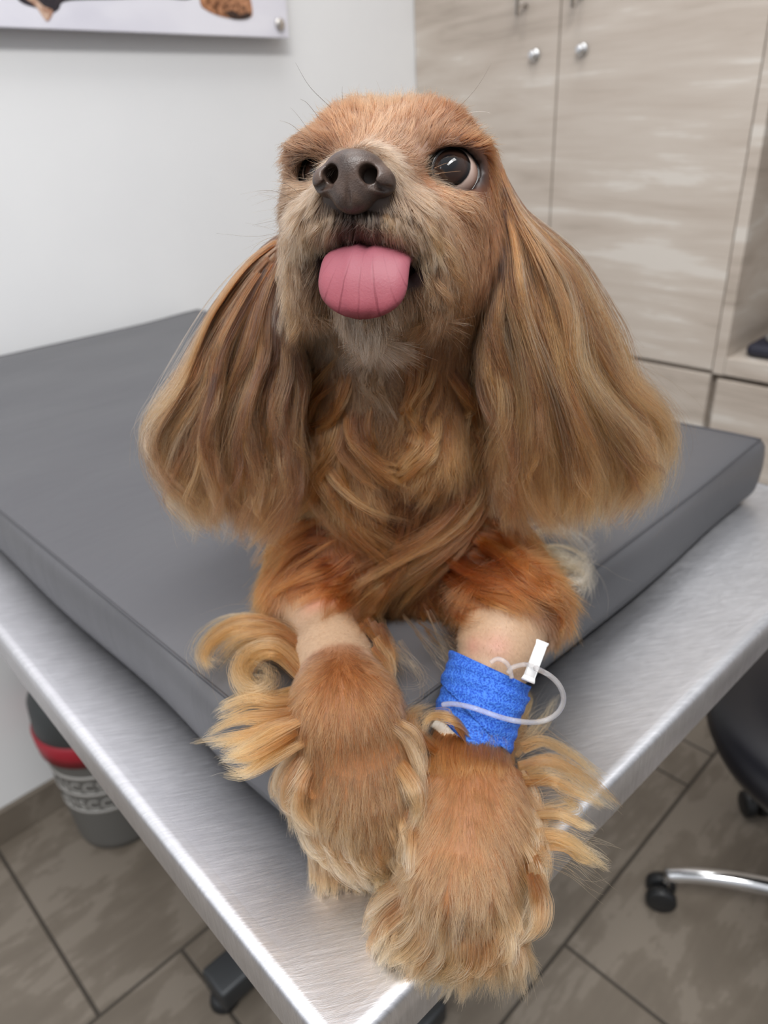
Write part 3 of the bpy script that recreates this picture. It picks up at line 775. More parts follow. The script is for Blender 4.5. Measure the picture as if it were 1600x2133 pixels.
def tongue():
    cl = catmull([H(.004, .024, -.042), H(.004, .046, -.0380), H(.004, .062, -.0370), H(.004, .0735, -.0405), H(.004, .0785, -.0495), H(.004, .0790, -.0595), H(.004, .0770, -.0680)], 46)
    V = []; UV = []; F = []; nu = 40; n = len(cl)
    for j, c in enumerate(cl):
        v = j / (n - 1)
        d = nrm(cl[min(j + 1, n - 1)] - cl[max(j - 1, 0)]); up = nrm(np.cross(HR, d)); 
        if j < 20 and up @ HU < 0: up = -up
        if j >= 20 and up @ HF < 0: up = -up
        w = .0165 + .0035 * math.sin(min(1, v / .72) * math.pi / 2)
        if v > .70: w *= math.sqrt(max(0.0, 1 - ((v - .70) / .302) ** 2.1))
        th = .0042 * min(1, (1.0 - v) / .10 + .15) ** .5
        for i in range(nu):
            t = 2 * math.pi * i / nu; cx, sx = math.cos(t), math.sin(t)
            x = w * math.copysign(abs(cx) ** .85, cx); zz = th * math.copysign(abs(sx) ** .9, sx)
            if sx > 0: zz -= .0018 * math.exp(-(x / .0022) ** 2) * (v > .2); zz += .0007 * math.cos(x / w * 7) * v
            bend = -.0016 * (x / max(w, 1e-4)) ** 2 * 1.6
            V.append(c + HR * x + up * (zz + bend)); UV.append((x / .020, v, 0))
    for j in range(n - 1):
        for i in range(nu):
            a = j * nu + i; b = j * nu + (i + 1) % nu; F.append((a, b, b + nu, a + nu))
    o = mesh_obj('tongue', np.array(V), np.array(F), M_tongue, dog, 'pink tongue hanging out over the lip')
    bm = bmesh.new(); bm.from_mesh(o.data); bmesh.ops.holes_fill(bm, edges=[e for e in bm.edges if e.is_boundary], sides=0); bmesh.ops.recalc_face_normals(bm, faces=bm.faces); bm.to_mesh(o.data); bm.free()
    at = o.data.attributes.new('tuv', 'FLOAT_VECTOR', 'POINT'); at.data.foreach_set('vector', np.array(UV, np.float32).ravel())
tongue()

# ------------------------------------------------------------------ dog: coat laid out over the body
RS = np.random.RandomState(7)
# (px, py, dir x, dir y, length, lift, clump, root colour, tip colour): what grows where, read off the coat
O1, O2 = (134, 72, 30), (190, 116, 60)       # rust orange
T1, T2 = (150, 100, 60), (226, 180, 130)     # tan muzzle
G1, G2 = (104, 76, 58), (208, 172, 136)      # greyish lip and chin
K1, K2 = (110, 80, 58), (220, 188, 156)
CH1, CH2 = (142, 88, 44), (206, 150, 92)     # ochre chest
R1, R2 = (140, 76, 32), (198, 122, 60)       # red upper arm
PW1, PW2 = (168, 106, 56), (220, 168, 116)   # paw
PC1, PC2 = (196, 138, 86), (244, 204, 158)   # cream toes
D1, D2 = (58, 36, 26), (120, 74, 46)
CT = [
    # forehead and crown
    (700, 235, -.5, -1, .011, .5, .3, O1, O2), (760, 225, -.1, -1, .012, .5, .4, O1, (226, 168, 118)), (820, 222, 0, -1, .012, .5, .5, (176, 116, 72), (230, 186, 146)),
    (880, 225, .1, -1, .011, .5, .3, O1, O2), (950, 235, .5, -1, .011, .5, .3, O1, O2), (1000, 290, .8, .2, .012, .3, .3, O1, O2),
    (750, 262, -.1, -1, .010, .5, .5, (176, 120, 80), (228, 186, 150)), (810, 275, .1, -1, .010, .5, .5, (186, 136, 100), (232, 196, 166)), (870, 290, .35, -1, .010, .4, .5, (176, 120, 80), (230, 190, 156)),
    (680, 262, -.5, -.9, .010, .4, .3, (140, 82, 46), (196, 126, 78)), (640, 290, -.8, -.3, .010, .4, .3, D1, D2), (625, 340, -.9, .1, .009, .4, .3, D1, D2), (612, 375, -1, .1, .010, .4, .3, D1, D2),
    (930, 275, .4, -.9, .010, .4, .3, (84, 48, 28), (140, 84, 48)), (900, 285, 0, -1, .008, .3, .3, (96, 58, 36), (156, 98, 62)), (960, 280, .6, -.6, .010, .4, .3, (84, 48, 28), (140, 84, 48)), (980, 290, .8, -.3, .010, .3, .3, (130, 76, 40), (190, 120, 68)),
    (1010, 360, .4, .9, .014, .15, .3, (140, 82, 48), (196, 128, 78)), (1005, 420, .2, 1, .014, .15, .3, (132, 78, 46), (190, 122, 76)),
    # round the nose, bridge
    (850, 320, .8, -.5, .008, .35, .5, T1, (232, 196, 164)), (860, 370, 1, .1, .010, .35, .4, T1, (232, 196, 160)), (655, 330, -.8, -.5, .008, .4, .4, T1, (230, 196, 160)), (645, 385, -1, .1, .011, .4, .4, T1, (226, 192, 156)),
    (900, 400, 1, .15, .011, .25, .4, (176, 116, 74), (228, 180, 138)), (935, 430, .9, .5, .012, .25, .4, (176, 116, 76), (224, 174, 132)), (970, 470, .6, .8, .013, .2, .3, O1, (214, 156, 108)),
    # upper lip
    (690, 430, -.7, .6, .012, .3, .6, G1, (214, 188, 156)), (640, 450, -.8, .6, .014, .3, .5, T1, (222, 190, 156)), (745, 430, 0, 1, .012, .45, .9, (26, 20, 20), (196, 164, 136)), (775, 440, .3, 1, .013, .45, .9, (34, 26, 24), (204, 172, 144)), (712, 440, -.3, 1, .013, .45, .9, (34, 26, 24), (204, 172, 144)), (745, 465, 0, 1, .013, .4, .9, (40, 32, 30), (196, 164, 136)), (790, 470, .3, 1, .013, .4, .9, (60, 46, 40), (200, 170, 140)), (700, 475, -.2, 1, .013, .4, .9, (60, 46, 40), (200, 170, 140)),
    (810, 430, .6, .8, .013, .35, .7, G1, K2), (850, 460, .75, .7, .014, .3, .6, T1, (226, 192, 158)), (830, 500, .4, 1, .015, .3, .6, G1, (214, 180, 148)), (680, 490, -.2, 1, .014, .3, .6, G1, (206, 176, 146)), (740, 485, 0, 1, .010, .3, .7, (80, 62, 54), (206, 180, 156)),
    (620, 500, -.5, .9, .016, .3, .5, T1, (214, 178, 144)), (600, 560, -.2, 1, .018, .25, .5, (140, 98, 68), (200, 160, 124)),
    (900, 480, .6, .8, .015, .25, .4, T1, (222, 178, 138)), (930, 550, .2, 1, .016, .25, .4, (150, 104, 70), (210, 162, 120)), (890, 580, 0, 1, .015, .25, .5, (130, 92, 64), (196, 150, 112)), (960, 610, .1, 1, .018, .2, .5, (150, 98, 60), (200, 146, 100)),
    (1000, 500, .3, 1, .014, .2, .3, (134, 80, 46), (190, 126, 80)), (990, 580, .0, 1, .016, .2, .3, (130, 78, 44), (184, 122, 76)),
    # chin, jaw
    (650, 620, -.2, 1, .020, .25, .5, (124, 92, 68), (196, 156, 120)), (700, 680, -.1, 1, .022, .25, .6, (142, 118, 98), (212, 192, 170)), (770, 690, 0, 1, .024, .25, .6, (148, 126, 108), (216, 198, 180)), (840, 670, .1, 1, .022, .25, .6, (142, 110, 84), (206, 172, 136)), (900, 660, .1, 1, .022, .25, .5, (140, 98, 66), (200, 152, 110)), (950, 680, .2, 1, .022, .25, .5, (136, 86, 50), (190, 134, 86)),
    (640, 560, -.3, 1, .014, .2, .5, (90, 66, 52), (176, 144, 116)), (870, 540, .2, 1, .014, .2, .5, (90, 66, 52), (176, 140, 112)),
    # throat
    (700, 770, -.4, 1, .022, .15, .5, (120, 78, 46), (186, 134, 84)), (780, 800, .1, 1, .020, .12, .4, (150, 122, 98), (206, 178, 146)), (760, 880, -.2, 1, .022, .12, .4, (140, 92, 54), (196, 148, 100)), (850, 790, .2, 1, .020, .12, .4, (140, 94, 58), (198, 146, 96)), (880, 870, -.5, .9, .022, .12, .4, CH1, CH2), (930, 800, .4, 1, .022, .15, .5, (110, 70, 38), (176, 124, 76)), (660, 830, -.3, 1, .022, .15, .5, (104, 70, 44), (170, 122, 76)),
    (770, 960, .3, .9, .024, .12, .5, CH1, (200, 152, 104)), (830, 1000, 0, 1, .020, .1, .4, (120, 78, 44), (182, 130, 84)), (900, 950, -.4, .9, .022, .12, .5, CH1, CH2), (960, 900, .2, 1, .024, .2, .6, CH1, CH2),
    (680, 960, -.2, 1, .030, .2, .7, CH1, (196, 152, 96)), (640, 1040, -.2, 1, .028, .2, .6, CH1, CH2), (1010, 1030, .2, 1, .030, .2, .7, CH1, CH2), (820, 1090, 0, 1, .02, .1, .4, (92, 52, 22), (150, 96, 50)),
    # upper arms
    (620, 1130, -.5, .8, .028, .2, .6, R1, R2), (590, 1180, -.3, 1, .026, .25, .6, R1, R2), (650, 1200, .2, .9, .022, .2, .6, (110, 58, 24), (176, 106, 52)), (700, 1180, .5, .8, .022, .2, .6, R1, R2),
    (1060, 1130, .7, .6, .028, .2, .6, R1, R2), (1110, 1200, .7, .6, .028, .25, .6, R1, R2), (1040, 1220, .5, .8, .024, .2, .6, (120, 62, 26), (184, 110, 54)), (960, 1180, -.1, 1, .026, .2, .6, (116, 62, 28), (180, 112, 58)), (1130, 1260, .7, .7, .022, .25, .5, R1, R2),
    (800, 1180, 0, 1, .024, .2, .5, (104, 60, 26), (170, 112, 60)), (880, 1180, 0, 1, .024, .2, .5, (104, 60, 26), (170, 112, 60)),
    # forelegs and paws
    (700, 1350, .0, 1, .010, .12, .3, (166, 100, 50), (206, 138, 82)), (720, 1420, .05, 1, .011, .12, .3, PW1, (214, 150, 94)), (650, 1400, -.3, 1, .013, .2, .4, (160, 98, 52), (204, 140, 86)), (760, 1400, .3, 1, .012, .2, .4, (160, 98, 52), (204, 140, 86)), (730, 1520, .1, 1, .012, .12, .3, PW1, PW2), (660, 1550, -.3, 1, .014, .2, .5, PW1, PW2), (800, 1530, .4, 1, .012, .2, .4, PW1, PW2),
    (740, 1620, .0, 1, .013, .15, .4, PW1, PW2), (670, 1660, -.3, 1, .018, .25, .7, PC1, PC2), (820, 1640, .3, 1, .014, .2, .5, PW1, PC2), (760, 1710, .05, 1, .016, .25, .6, PC1, PC2), (700, 1730, -.2, 1, .020, .3, .8, PC1, PC2), (800, 1770, .1, 1, .020, .3, .8, PC1, PC2), (850, 1700, .3, 1, .016, .25, .6, PW1, PC2),
    (970, 1510, -.1, 1, .011, .12, .3, (160, 92, 44), (204, 136, 80)), (1030, 1520, .1, 1, .011, .12, .3, (160, 92, 44), (204, 136, 80)), (985, 1560, .0, 1, .010, .12, .3, (166, 98, 48), (208, 140, 84)), (1060, 1580, .3, 1, .012, .15, .3, (168, 104, 54), (210, 146, 90)), (930, 1580, -.2, 1, .012, .15, .3, (168, 104, 54), (210, 146, 90)), (980, 1660, .0, 1, .012, .12, .3, PW1, PW2), (1090, 1680, .3, 1, .014, .2, .5, PW1, PW2), (900, 1680, -.2, 1, .013, .15, .4, PW1, PW2),
    (970, 1770, .0, 1, .013, .15, .4, PW1, PW2), (1080, 1800, .2, 1, .017, .2, .6, PW1, PC2), (880, 1790, -.2, 1, .014, .2, .5, PW1, PW2), (960, 1850, -.02, 1, .015, .2, .5, PW1, PC2), (860, 1880, -.3, 1, .019, .3, .8, PC1, PC2), (920, 1920, -.1, 1, .018, .3, .8, PC1, PC2), (1000, 1910, .1, 1, .019, .3, .8, PC1, PC2), (1070, 1890, .2, 1, .019, .3, .8, PC1, PC2), (830, 1840, -.3, 1, .019, .3, .7, PC1, PC2), (950, 1980, -.1, 1, .018, .35, .9, PC1, PC2),
]
# close-clipped skin: (px, py)
BARE = [(630, 1258), (668, 1262), (640, 1290), (675, 1295), (660, 1320), (700, 1292), (1000, 1310), (1040, 1300), (1090, 1330), (980, 1350), (1030, 1360), (1085, 1380), (1000, 1400), (1040, 1420), (1000, 1440), (960, 1400), (1075, 1420)]
CAMR, CAMU = CAMM[:, 0], CAMM[:, 1]
def hit(px, py):
    d = ray(px, py); h = BVH.ray_cast(Vector(CAMP), Vector(d / np.linalg.norm(d)))
    return (None, None) if h[0] is None else (np.array(h[0]), np.array(h[1]))
cp, cd, cv, isb = [], [], [], []
for c in CT:
    p, n = hit(c[0], c[1])
    if p is None: print('control misses', c[:2]); continue
    cp.append(p); cd.append(nrm(CAMR * c[2] - CAMU * c[3])); cv.append([c[4], c[5], c[6], *lin(c[7]), *lin(c[8])]); isb.append(0)
for c in BARE:
    p, n = hit(*c)
    if p is None: continue
    cp.append(p); cd.append(nrm(-CAMU)); cv.append([.0012, .3, 0, *lin((214, 176, 148)), *lin((226, 194, 170))]); isb.append(1)
for b in (.50, .58, .66, .74, .82):
    for (a, z) in ((-.075, .08), (.075, .08), (-.05, .14), (.05, .14), (0, .16)):
        cp.append(D(a, b, z)); cd.append(nrm(EB * .8 - EZ * .5 + ER * np.sign(a) * .3)); cv.append([.022, .15, .5, *lin(R1), *lin(R2)]); isb.append(0)
cp, cd, cv, isb = map(np.array, (cp, cd, cv, isb))
def field(p, sig=.0105):
    out = np.zeros((len(p), cv.shape[1])); dr = np.zeros((len(p), 3)); bare = np.zeros(len(p))
    for i in range(0, len(p), 20000):
        d2 = ((p[i:i + 20000, None, :] - cp[None]) ** 2).sum(-1)
        sg_ = np.where((((p[i:i + 20000] - CAMP) @ EB) < .36) & (p[i:i + 20000, 2] < ZM + .06), .016, sig)[:, None]; w = np.exp(-d2 / (2 * sg_ ** 2)) + 1e-4 / (d2 + 1e-5) * 1e-3
        ws = w.sum(1, keepdims=True); out[i:i + 20000] = (w @ cv) / ws; dr[i:i + 20000] = (w @ cd) / ws; bare[i:i + 20000] = (w @ isb) / ws[:, 0]
    return out, dr, bare
def unit(v): return v / (np.linalg.norm(v, axis=-1, keepdims=True) + 1e-12)

# skin colour = coat colour at the roots, pink where clipped, black lids and lips, shade painted into the mouth hollow
vo, vd, vb = field(BV)
skin = vo[:, 3:6] * .50 + vo[:, 6:9] * .04
bp = lin((168, 140, 114)); bl = np.clip((vb - .42) * 9, 0, 1)[:, None]
skin = skin * (1 - bl) + bp * bl
def spot(p, r, col, s=1.0):
    global skin
    w = np.exp(-(((BV - p) ** 2).sum(1)) / (2 * r * r))[:, None] * s; skin = skin * (1 - w) + lin(col) * w
for px, py, r in ((1036, 1345, .0055), (655, 1258, .006), (690, 1250, .005), (985, 1345, .004)):
    p, n = hit(px, py); spot(p, r, (172, 112, 98), .55)
hd = HD(BV)
dk = (np.exp(-((hd[:, 0] / .014) ** 2 + ((hd[:, 1] - .078) / .014) ** 2 + ((hd[:, 2] + .024) / .014) ** 2)) * .95)[:, None]; skin = skin * (1 - dk) + lin((50, 38, 36)) * dk
mouth = np.exp(-np.clip((np.abs((hd[:, 0] - .003) / .026) ** 2 + ((hd[:, 1] - .060) / .038) ** 2 + ((hd[:, 2] + .0405) / .0150) ** 2 - 1.15), 0, 9) * 5)[:, None]  # mouth hollow: its shade is put into the skin colour, lips included
skin = skin * (1 - mouth) + lin((44, 26, 26)) * mouth
for e in (eyeL, eyeR):
    dd = np.linalg.norm(BV - e, axis=1); w = np.clip((EYE_R + .0062 - dd) / .003, 0, 1)[:, None]; skin = skin * (1 - w) + lin((38, 28, 27)) * w
sk4 = np.c_[np.clip(skin, 0, 1), np.ones(len(BV))].astype(np.float32)
at = body.data.attributes.new('coat', 'FLOAT_COLOR', 'POINT'); at.data.foreach_set('color', sk4.ravel())

QH, QL, QE = 1.5, 1.0, 1.0
# ---- hair objects
def hair_mat():
    m = bpy.data.materials.new('dog_hair'); m.use_nodes = True; t = m.node_tree; t.nodes.clear()
    o = t.nodes.new('ShaderNodeOutputMaterial'); a = t.nodes.new('ShaderNodeAttribute'); a.attribute_name = 'hcol'
    h = t.nodes.new('ShaderNodeBsdfHairPrincipled'); h.model = 'CHIANG'; h.parametrization = 'COLOR'
    h.inputs['Roughness'].default_value = .42; h.inputs['Radial Roughness'].default_value = .6; h.inputs['Coat'].default_value = .0
    h.inputs['Random Roughness'].default_value = .25
    t.links.new(a.outputs['Color'], h.inputs['Color']); t.links.new(h.outputs[0], o.inputs[0]); return m
M_hair = hair_mat()
def hair_obj(name, groups, root, label=None, mat=None):
    """groups: list of (points N,K,3; radius N,K; colour N,K,3)"""
    off = np.zeros(3); b = root
    while b is not None: off += np.array(b.location); b = b.parent
    cdt = bpy.data.hair_curves.new(name)
    sizes = []
    for g in groups: sizes += [g[0].shape[1]] * g[0].shape[0]
    cdt.add_curves(sizes)
    pos = np.concatenate([(g[0] - off).reshape(-1, 3) for g in groups]).astype(np.float32)
    rad = np.concatenate([g[1].reshape(-1) for g in groups]).astype(np.float32)
    col = np.concatenate([g[2].reshape(-1, 3) for g in groups]) ** 1.14 * .50 * [1.0, .96, .93]; col = np.c_[np.clip(col, 0.002, .95), np.ones(len(col))].astype(np.float32)
    cdt.attributes['position'].data.foreach_set('vector', pos.ravel())
    ra = cdt.attributes.get('radius') or cdt.attributes.new('radius', 'FLOAT', 'POINT'); ra.data.foreach_set('value', rad)
    ca = cdt.attributes.new('hcol', 'FLOAT_COLOR', 'POINT'); ca.data.foreach_set('color', col.ravel())
    cdt.materials.append(mat or M_hair)
    o = bpy.data.objects.new(name, cdt); COL.objects.link(o); o.parent = root
    if label: o['label'] = label
    return o

TRI = np.vstack([BF[:, [0, 1, 2]], BF[:, [0, 2, 3]]])
TA = BV[TRI[:, 0]]; TB = BV[TRI[:, 1]]; TC = BV[TRI[:, 2]]
AREA = np.linalg.norm(np.cross(TB - TA, TC - TA), axis=1) / 2
TCN = (TA + TB + TC) / 3
def roots(mask_w, n):
    w = AREA * mask_w; w = w / w.sum(); i = RS.choice(len(w), n, p=w)
    u = RS.rand(n, 1); v = RS.rand(n, 1); f = u + v > 1; u[f] = 1 - u[f]; v[f] = 1 - v[f]
    return TA[i] + u * (TB[i] - TA[i]) + v * (TC[i] - TA[i])

def coat(p, K, rad, lscale=1.0, tone=1.0, clump_d=.0045, frizz=1.0, extra_lift=0.0, jitter=.18, curl=0.0):
    n = grad(prims, p); f, dr, bare = field(p)
    t = dr - n * (dr * n).sum(1, keepdims=True); t = unit(unit(t) + RS.randn(*t.shape) * jitter * .6)
    t = t - n * (t * n).sum(1, keepdims=True); t = unit(t)
    L = f[:, 0] * lscale * RS.uniform(.65, 1.15, len(p)); lift = f[:, 1] + extra_lift
    keep = (bare < .5) | (RS.rand(len(p)) < .0)
    # nothing grows on lids, in the mouth, under the nose leather
    h = HD(p)
    for e, q_ in ((eyeL, .0012), (eyeR, .0046)): keep &= np.linalg.norm(p - e, axis=1) > EYE_R + q_
    keep &= ~((np.abs(h[:, 0] - .003) < .024) & (h[:, 1] > .035) & (np.abs(h[:, 2] + .0405) < .0085))
    hn = h - np.array([0, .083, -.0135]); keep &= ((hn / np.array([.0150, .016, .0108])) ** 2).sum(1) > 1
    p, n, t, L, lift, f = p[keep], n[keep], t[keep], L[keep], lift[keep], f[keep]
    N_ = len(p); s = np.linspace(0, 1, K)
    # clumps
    nc = max(40, int(N_ / 28)); ci = RS.choice(N_, nc, replace=False); kd = KDTree(nc)
    for j, k in enumerate(ci): kd.insert(p[k], j)
    kd.balance(); own = np.array([kd.find(x)[1] for x in p])
    lj = RS.uniform(.75, 1.2, nc)[own]; L = L * lj
    ph = RS.rand(nc) * 6.28; amp = RS.uniform(.3, 1, nc)
    side = np.cross(n, t)
    pts = np.empty((N_, K, 3)); pts[:, 0] = p - n * .0004
    # bending: starts lifted, lies down along t, slight gravity
    for k in range(1, K):
        a = s[k]; lf = lift * (1.0 - .75 * a)
        d = t * np.cos(lf)[:, None] + n * np.sin(lf)[:, None] + side * (np.sin(ph[own] + a * 3.0) * amp[own] * (.22 + curl))[:, None] - EZ * (a * L * 14 * .6)[:, None] 
        pts[:, k] = pts[:, k - 1] + unit(d) * (L / (K - 1))[:, None]
    ck = f[:, 2][:, None, None] * (s[None, :, None] ** 1.4)
    ctr = pts[ci][own]; dif = ctr - pts
    lim = np.clip(.010 / (np.linalg.norm(p - p[ci][own], axis=1) + 1e-6), 0, 1)[:, None, None]
    pts = pts + dif * ck * .85 * lim
    pts += (RS.randn(N_, 1, 3) * .12 * L[:, None, None]) * (s[None, :, None] ** 2) * frizz
    # colour
    rc, tc = f[:, 3:6], f[:, 6:9]; m = s[None, :, None] ** .8
    cvar = (RS.uniform(.82, 1.16, nc)[own] * RS.uniform(.5, 1.5, N_))[:, None, None]
    col = (rc[:, None] * (1 - m) + tc[:, None] * m) * cvar * tone
    r = rad * (1 - .78 * s[None, :] ** 1.5) * RS.uniform(.8, 1.2, (N_, 1))
    return pts, r, col

tb = (TCN - CAMP) @ EB
thd = HD(TCN)
is_head = np.clip(1 - (np.abs(thd[:, 0]) / .07) ** 6, 0, 1) * (thd[:, 2] > -.078) * (thd[:, 1] > -.045) * (tb < .475)
tz = TCN[:, 2] - ZM
is_paw = (tb < .365) & (tz < .06)
front = tb < .56
G = []
hp = roots(is_head.astype(float), int(70000 * QH)); G.append(coat(hp, 7, .00009, frizz=.7, tone=.80))
hair_obj('head_fur', G, dog, 'short orange and tan fur of head and muzzle')
G = []
wb = ((is_head < .5) & ~is_paw & front & (TCN[:, 2] > ZM + .004)).astype(float)
G.append(coat(roots(wb, int(95000 * QH)), 9, .00011, frizz=.8, curl=.25))
wb = ((is_head < .5) & ~is_paw & ~front & (TCN[:, 2] > ZM + .004)).astype(float)
G.append(coat(roots(wb, int(30000 * QH)), 7, .00022, frizz=.8, curl=.2))
hair_obj('body_fur', G, dog, 'ochre and rust coat of chest, shoulders and back')
G = [coat(roots((is_paw & (TCN[:, 2] > ZT + .004)).astype(float), int(75000 * QH)), 7, .0001, frizz=.55, tone=.75)]
hair_obj('paw_fur', G, dog, 'tan fur of the forelegs and paws')
# fine stubble on the clipped skin
bpn = roots((is_paw | (tb < .42)).astype(float) * (tz < .07), 30000); f_, d_, b_ = field(bpn); bpn = bpn[b_ > .5]
if len(bpn):
    n_ = grad(prims, bpn); f_, d_, b_ = field(bpn); t_ = unit(d_ - n_ * (d_ * n_).sum(1, keepdims=True) + RS.randn(*d_.shape) * .2)
    s_ = np.linspace(0, 1, 3)[None, :, None]; pp = bpn[:, None] + (t_ * .9 + n_ * .35)[:, None] * s_ * .0016
    hair_obj('clipped_stubble', [(pp, np.full(pp.shape[:2], .00005), np.tile(lin((216, 178, 146)), pp.shape[:2] + (1,)))], dog, 'pale stubble on the clipped forearms')

# ---- locks
def lock(path, n, K, r0, r1, rad, c0, c1, wave=0.0, wl=3.0, frizz=.1, ctip=.25, jc=.16):
    """a lock of n strands around a path; r0 root radius, r1 widest, narrowing to a tip"""
    P_ = catmull(path, K); s = np.linspace(0, 1, K)
    tan = unit(np.gradient(P_, axis=0)); a = unit(np.cross(tan, EZ + .01)); b = np.cross(tan, a)
    L = np.linalg.norm(np.diff(P_, axis=0), axis=1).sum()
    th = RS.rand(n) * 6.283; q = np.sqrt(RS.rand(n)); ox, oy = q * np.cos(th), q * np.sin(th) * .55; ox = ox + RS.randn(n) * .25
    env = (r0 + (r1 - r0) * np.sin(np.minimum(1, s / .45) * 1.57)) * np.clip(1 - (np.maximum(0, s - .4) / .6) ** 1.6 * (1 - ctip), 0, 1)
    phs = RS.rand() * 6.28; wv = wave * np.sin(phs + s * wl * 2.0) * s
    k2 = 1 - RS.rand(n) ** 1.6 * .42; idx = s[None, :] * k2[:, None] * (K - 1); i0 = np.minimum(idx.astype(int), K - 2); fr = (idx - i0)[..., None]
    base = P_ + a * wv[:, None]
    pts = base[i0] * (1 - fr) + base[i0 + 1] * fr
    e = env[i0] * (1 - fr[..., 0]) + env[i0 + 1] * fr[..., 0]
    pts = pts + a[i0] * (ox[:, None] * e)[..., None] + b[i0] * (oy[:, None] * e)[..., None]
    pts += RS.randn(n, 1, 3) * frizz * L * .12 * (s[None, :, None] ** 2) + np.cumsum(RS.randn(n, K, 3), 1) * frizz * L * .004
    m = (s[None, :, None]) ** .9; jj = RS.uniform(1 - jc, 1 + jc, (n, 1, 1))
    col = (lin(c0) * (1 - m) + lin(c1) * m) * jj
    rr = rad * (1 - .75 * s[None, :] ** 1.6) * RS.uniform(.8, 1.2, (n, 1))
    return pts, rr, np.broadcast_to(col, pts.shape)

# ---- ears
EARS = {
 'right': [[(1012, 440, .408), (1016, 600, .398), (1004, 720, .392), (1012, 840, .390), (1034, 960, .390), (1062, 1085, .392)],
           [(1030, 400, .410), (1050, 500, .402), (1046, 600, .394), (1064, 720, .388), (1086, 850, .386), (1106, 980, .388), (1150, 1095, .390)],
           [(1030, 350, .414), (1064, 450, .405), (1092, 560, .395), (1110, 680, .388), (1150, 840, .384), (1196, 970, .386), (1200, 1085, .390)],
           [(1022, 310, .420), (1066, 430, .408), (1140, 530, .398), (1180, 640, .392), (1200, 760, .388), (1270, 880, .388), (1292, 980, .389), (1262, 1065, .392)],
           [(1010, 280, .428), (1046, 390, .422), (1085, 450, .416), (1165, 520, .410), (1215, 610, .406), (1262, 690, .404), (1282, 780, .402), (1338, 850, .400), (1360, 940, .400), (1335, 1035, .402)]],
 'left':  [[(612, 545, .410), (604, 660, .402), (632, 780, .396), (630, 890, .394), (612, 1000, .394), (560, 1110, .396)],
           [(600, 520, .414), (575, 620, .404), (568, 740, .396), (545, 840, .392), (540, 940, .392), (520, 1020, .392), (530, 1100, .394)],
           [(592, 505, .418), (530, 600, .408), (480, 700, .400), (455, 800, .396), (420, 900, .394), (425, 1000, .396), (440, 1085, .398)],
           [(590, 490, .424), (520, 545, .418), (450, 640, .412), (400, 740, .407), (372, 800, .403), (342, 870, .402), (350, 950, .403), (368, 1010, .404), (405, 1075, .406)]],
}
PAL = {'right': [((168, 108, 60), (232, 176, 118)), ((116, 80, 56), (214, 164, 114)), ((182, 118, 64), (240, 184, 122)), ((216, 180, 142), (255, 234, 198)), ((84, 58, 46), (178, 126, 86))],
       'left': [((154, 102, 62), (224, 170, 116)), ((110, 78, 58), (204, 156, 114)), ((170, 114, 66), (232, 180, 124)), ((206, 172, 140), (252, 224, 188)), ((78, 56, 46), (166, 118, 84))]}
def ear_surface(gs):
    ng = len(gs); K = 40
    A = np.array([catmull([P(*q) for q in g], K) for g in gs])      # ng,K,3
    def at(u, s):
        u = np.clip(u, 0, 1) * (ng - 1); s = np.clip(s, 0, 1) * (K - 1)
        i = np.minimum(u.astype(int), ng - 2); j = np.minimum(s.astype(int), K - 2); fu = (u - i)[..., None]; fs = (s - j)[..., None]
        fu = fu * fu * (3 - 2 * fu) * .5 + fu * .5
        return (A[i, j] * (1 - fs) + A[i, j + 1] * fs) * (1 - fu) + (A[i + 1, j] * (1 - fs) + A[i + 1, j + 1] * fs) * fu
    return at
def uo_(u): return .6 * u
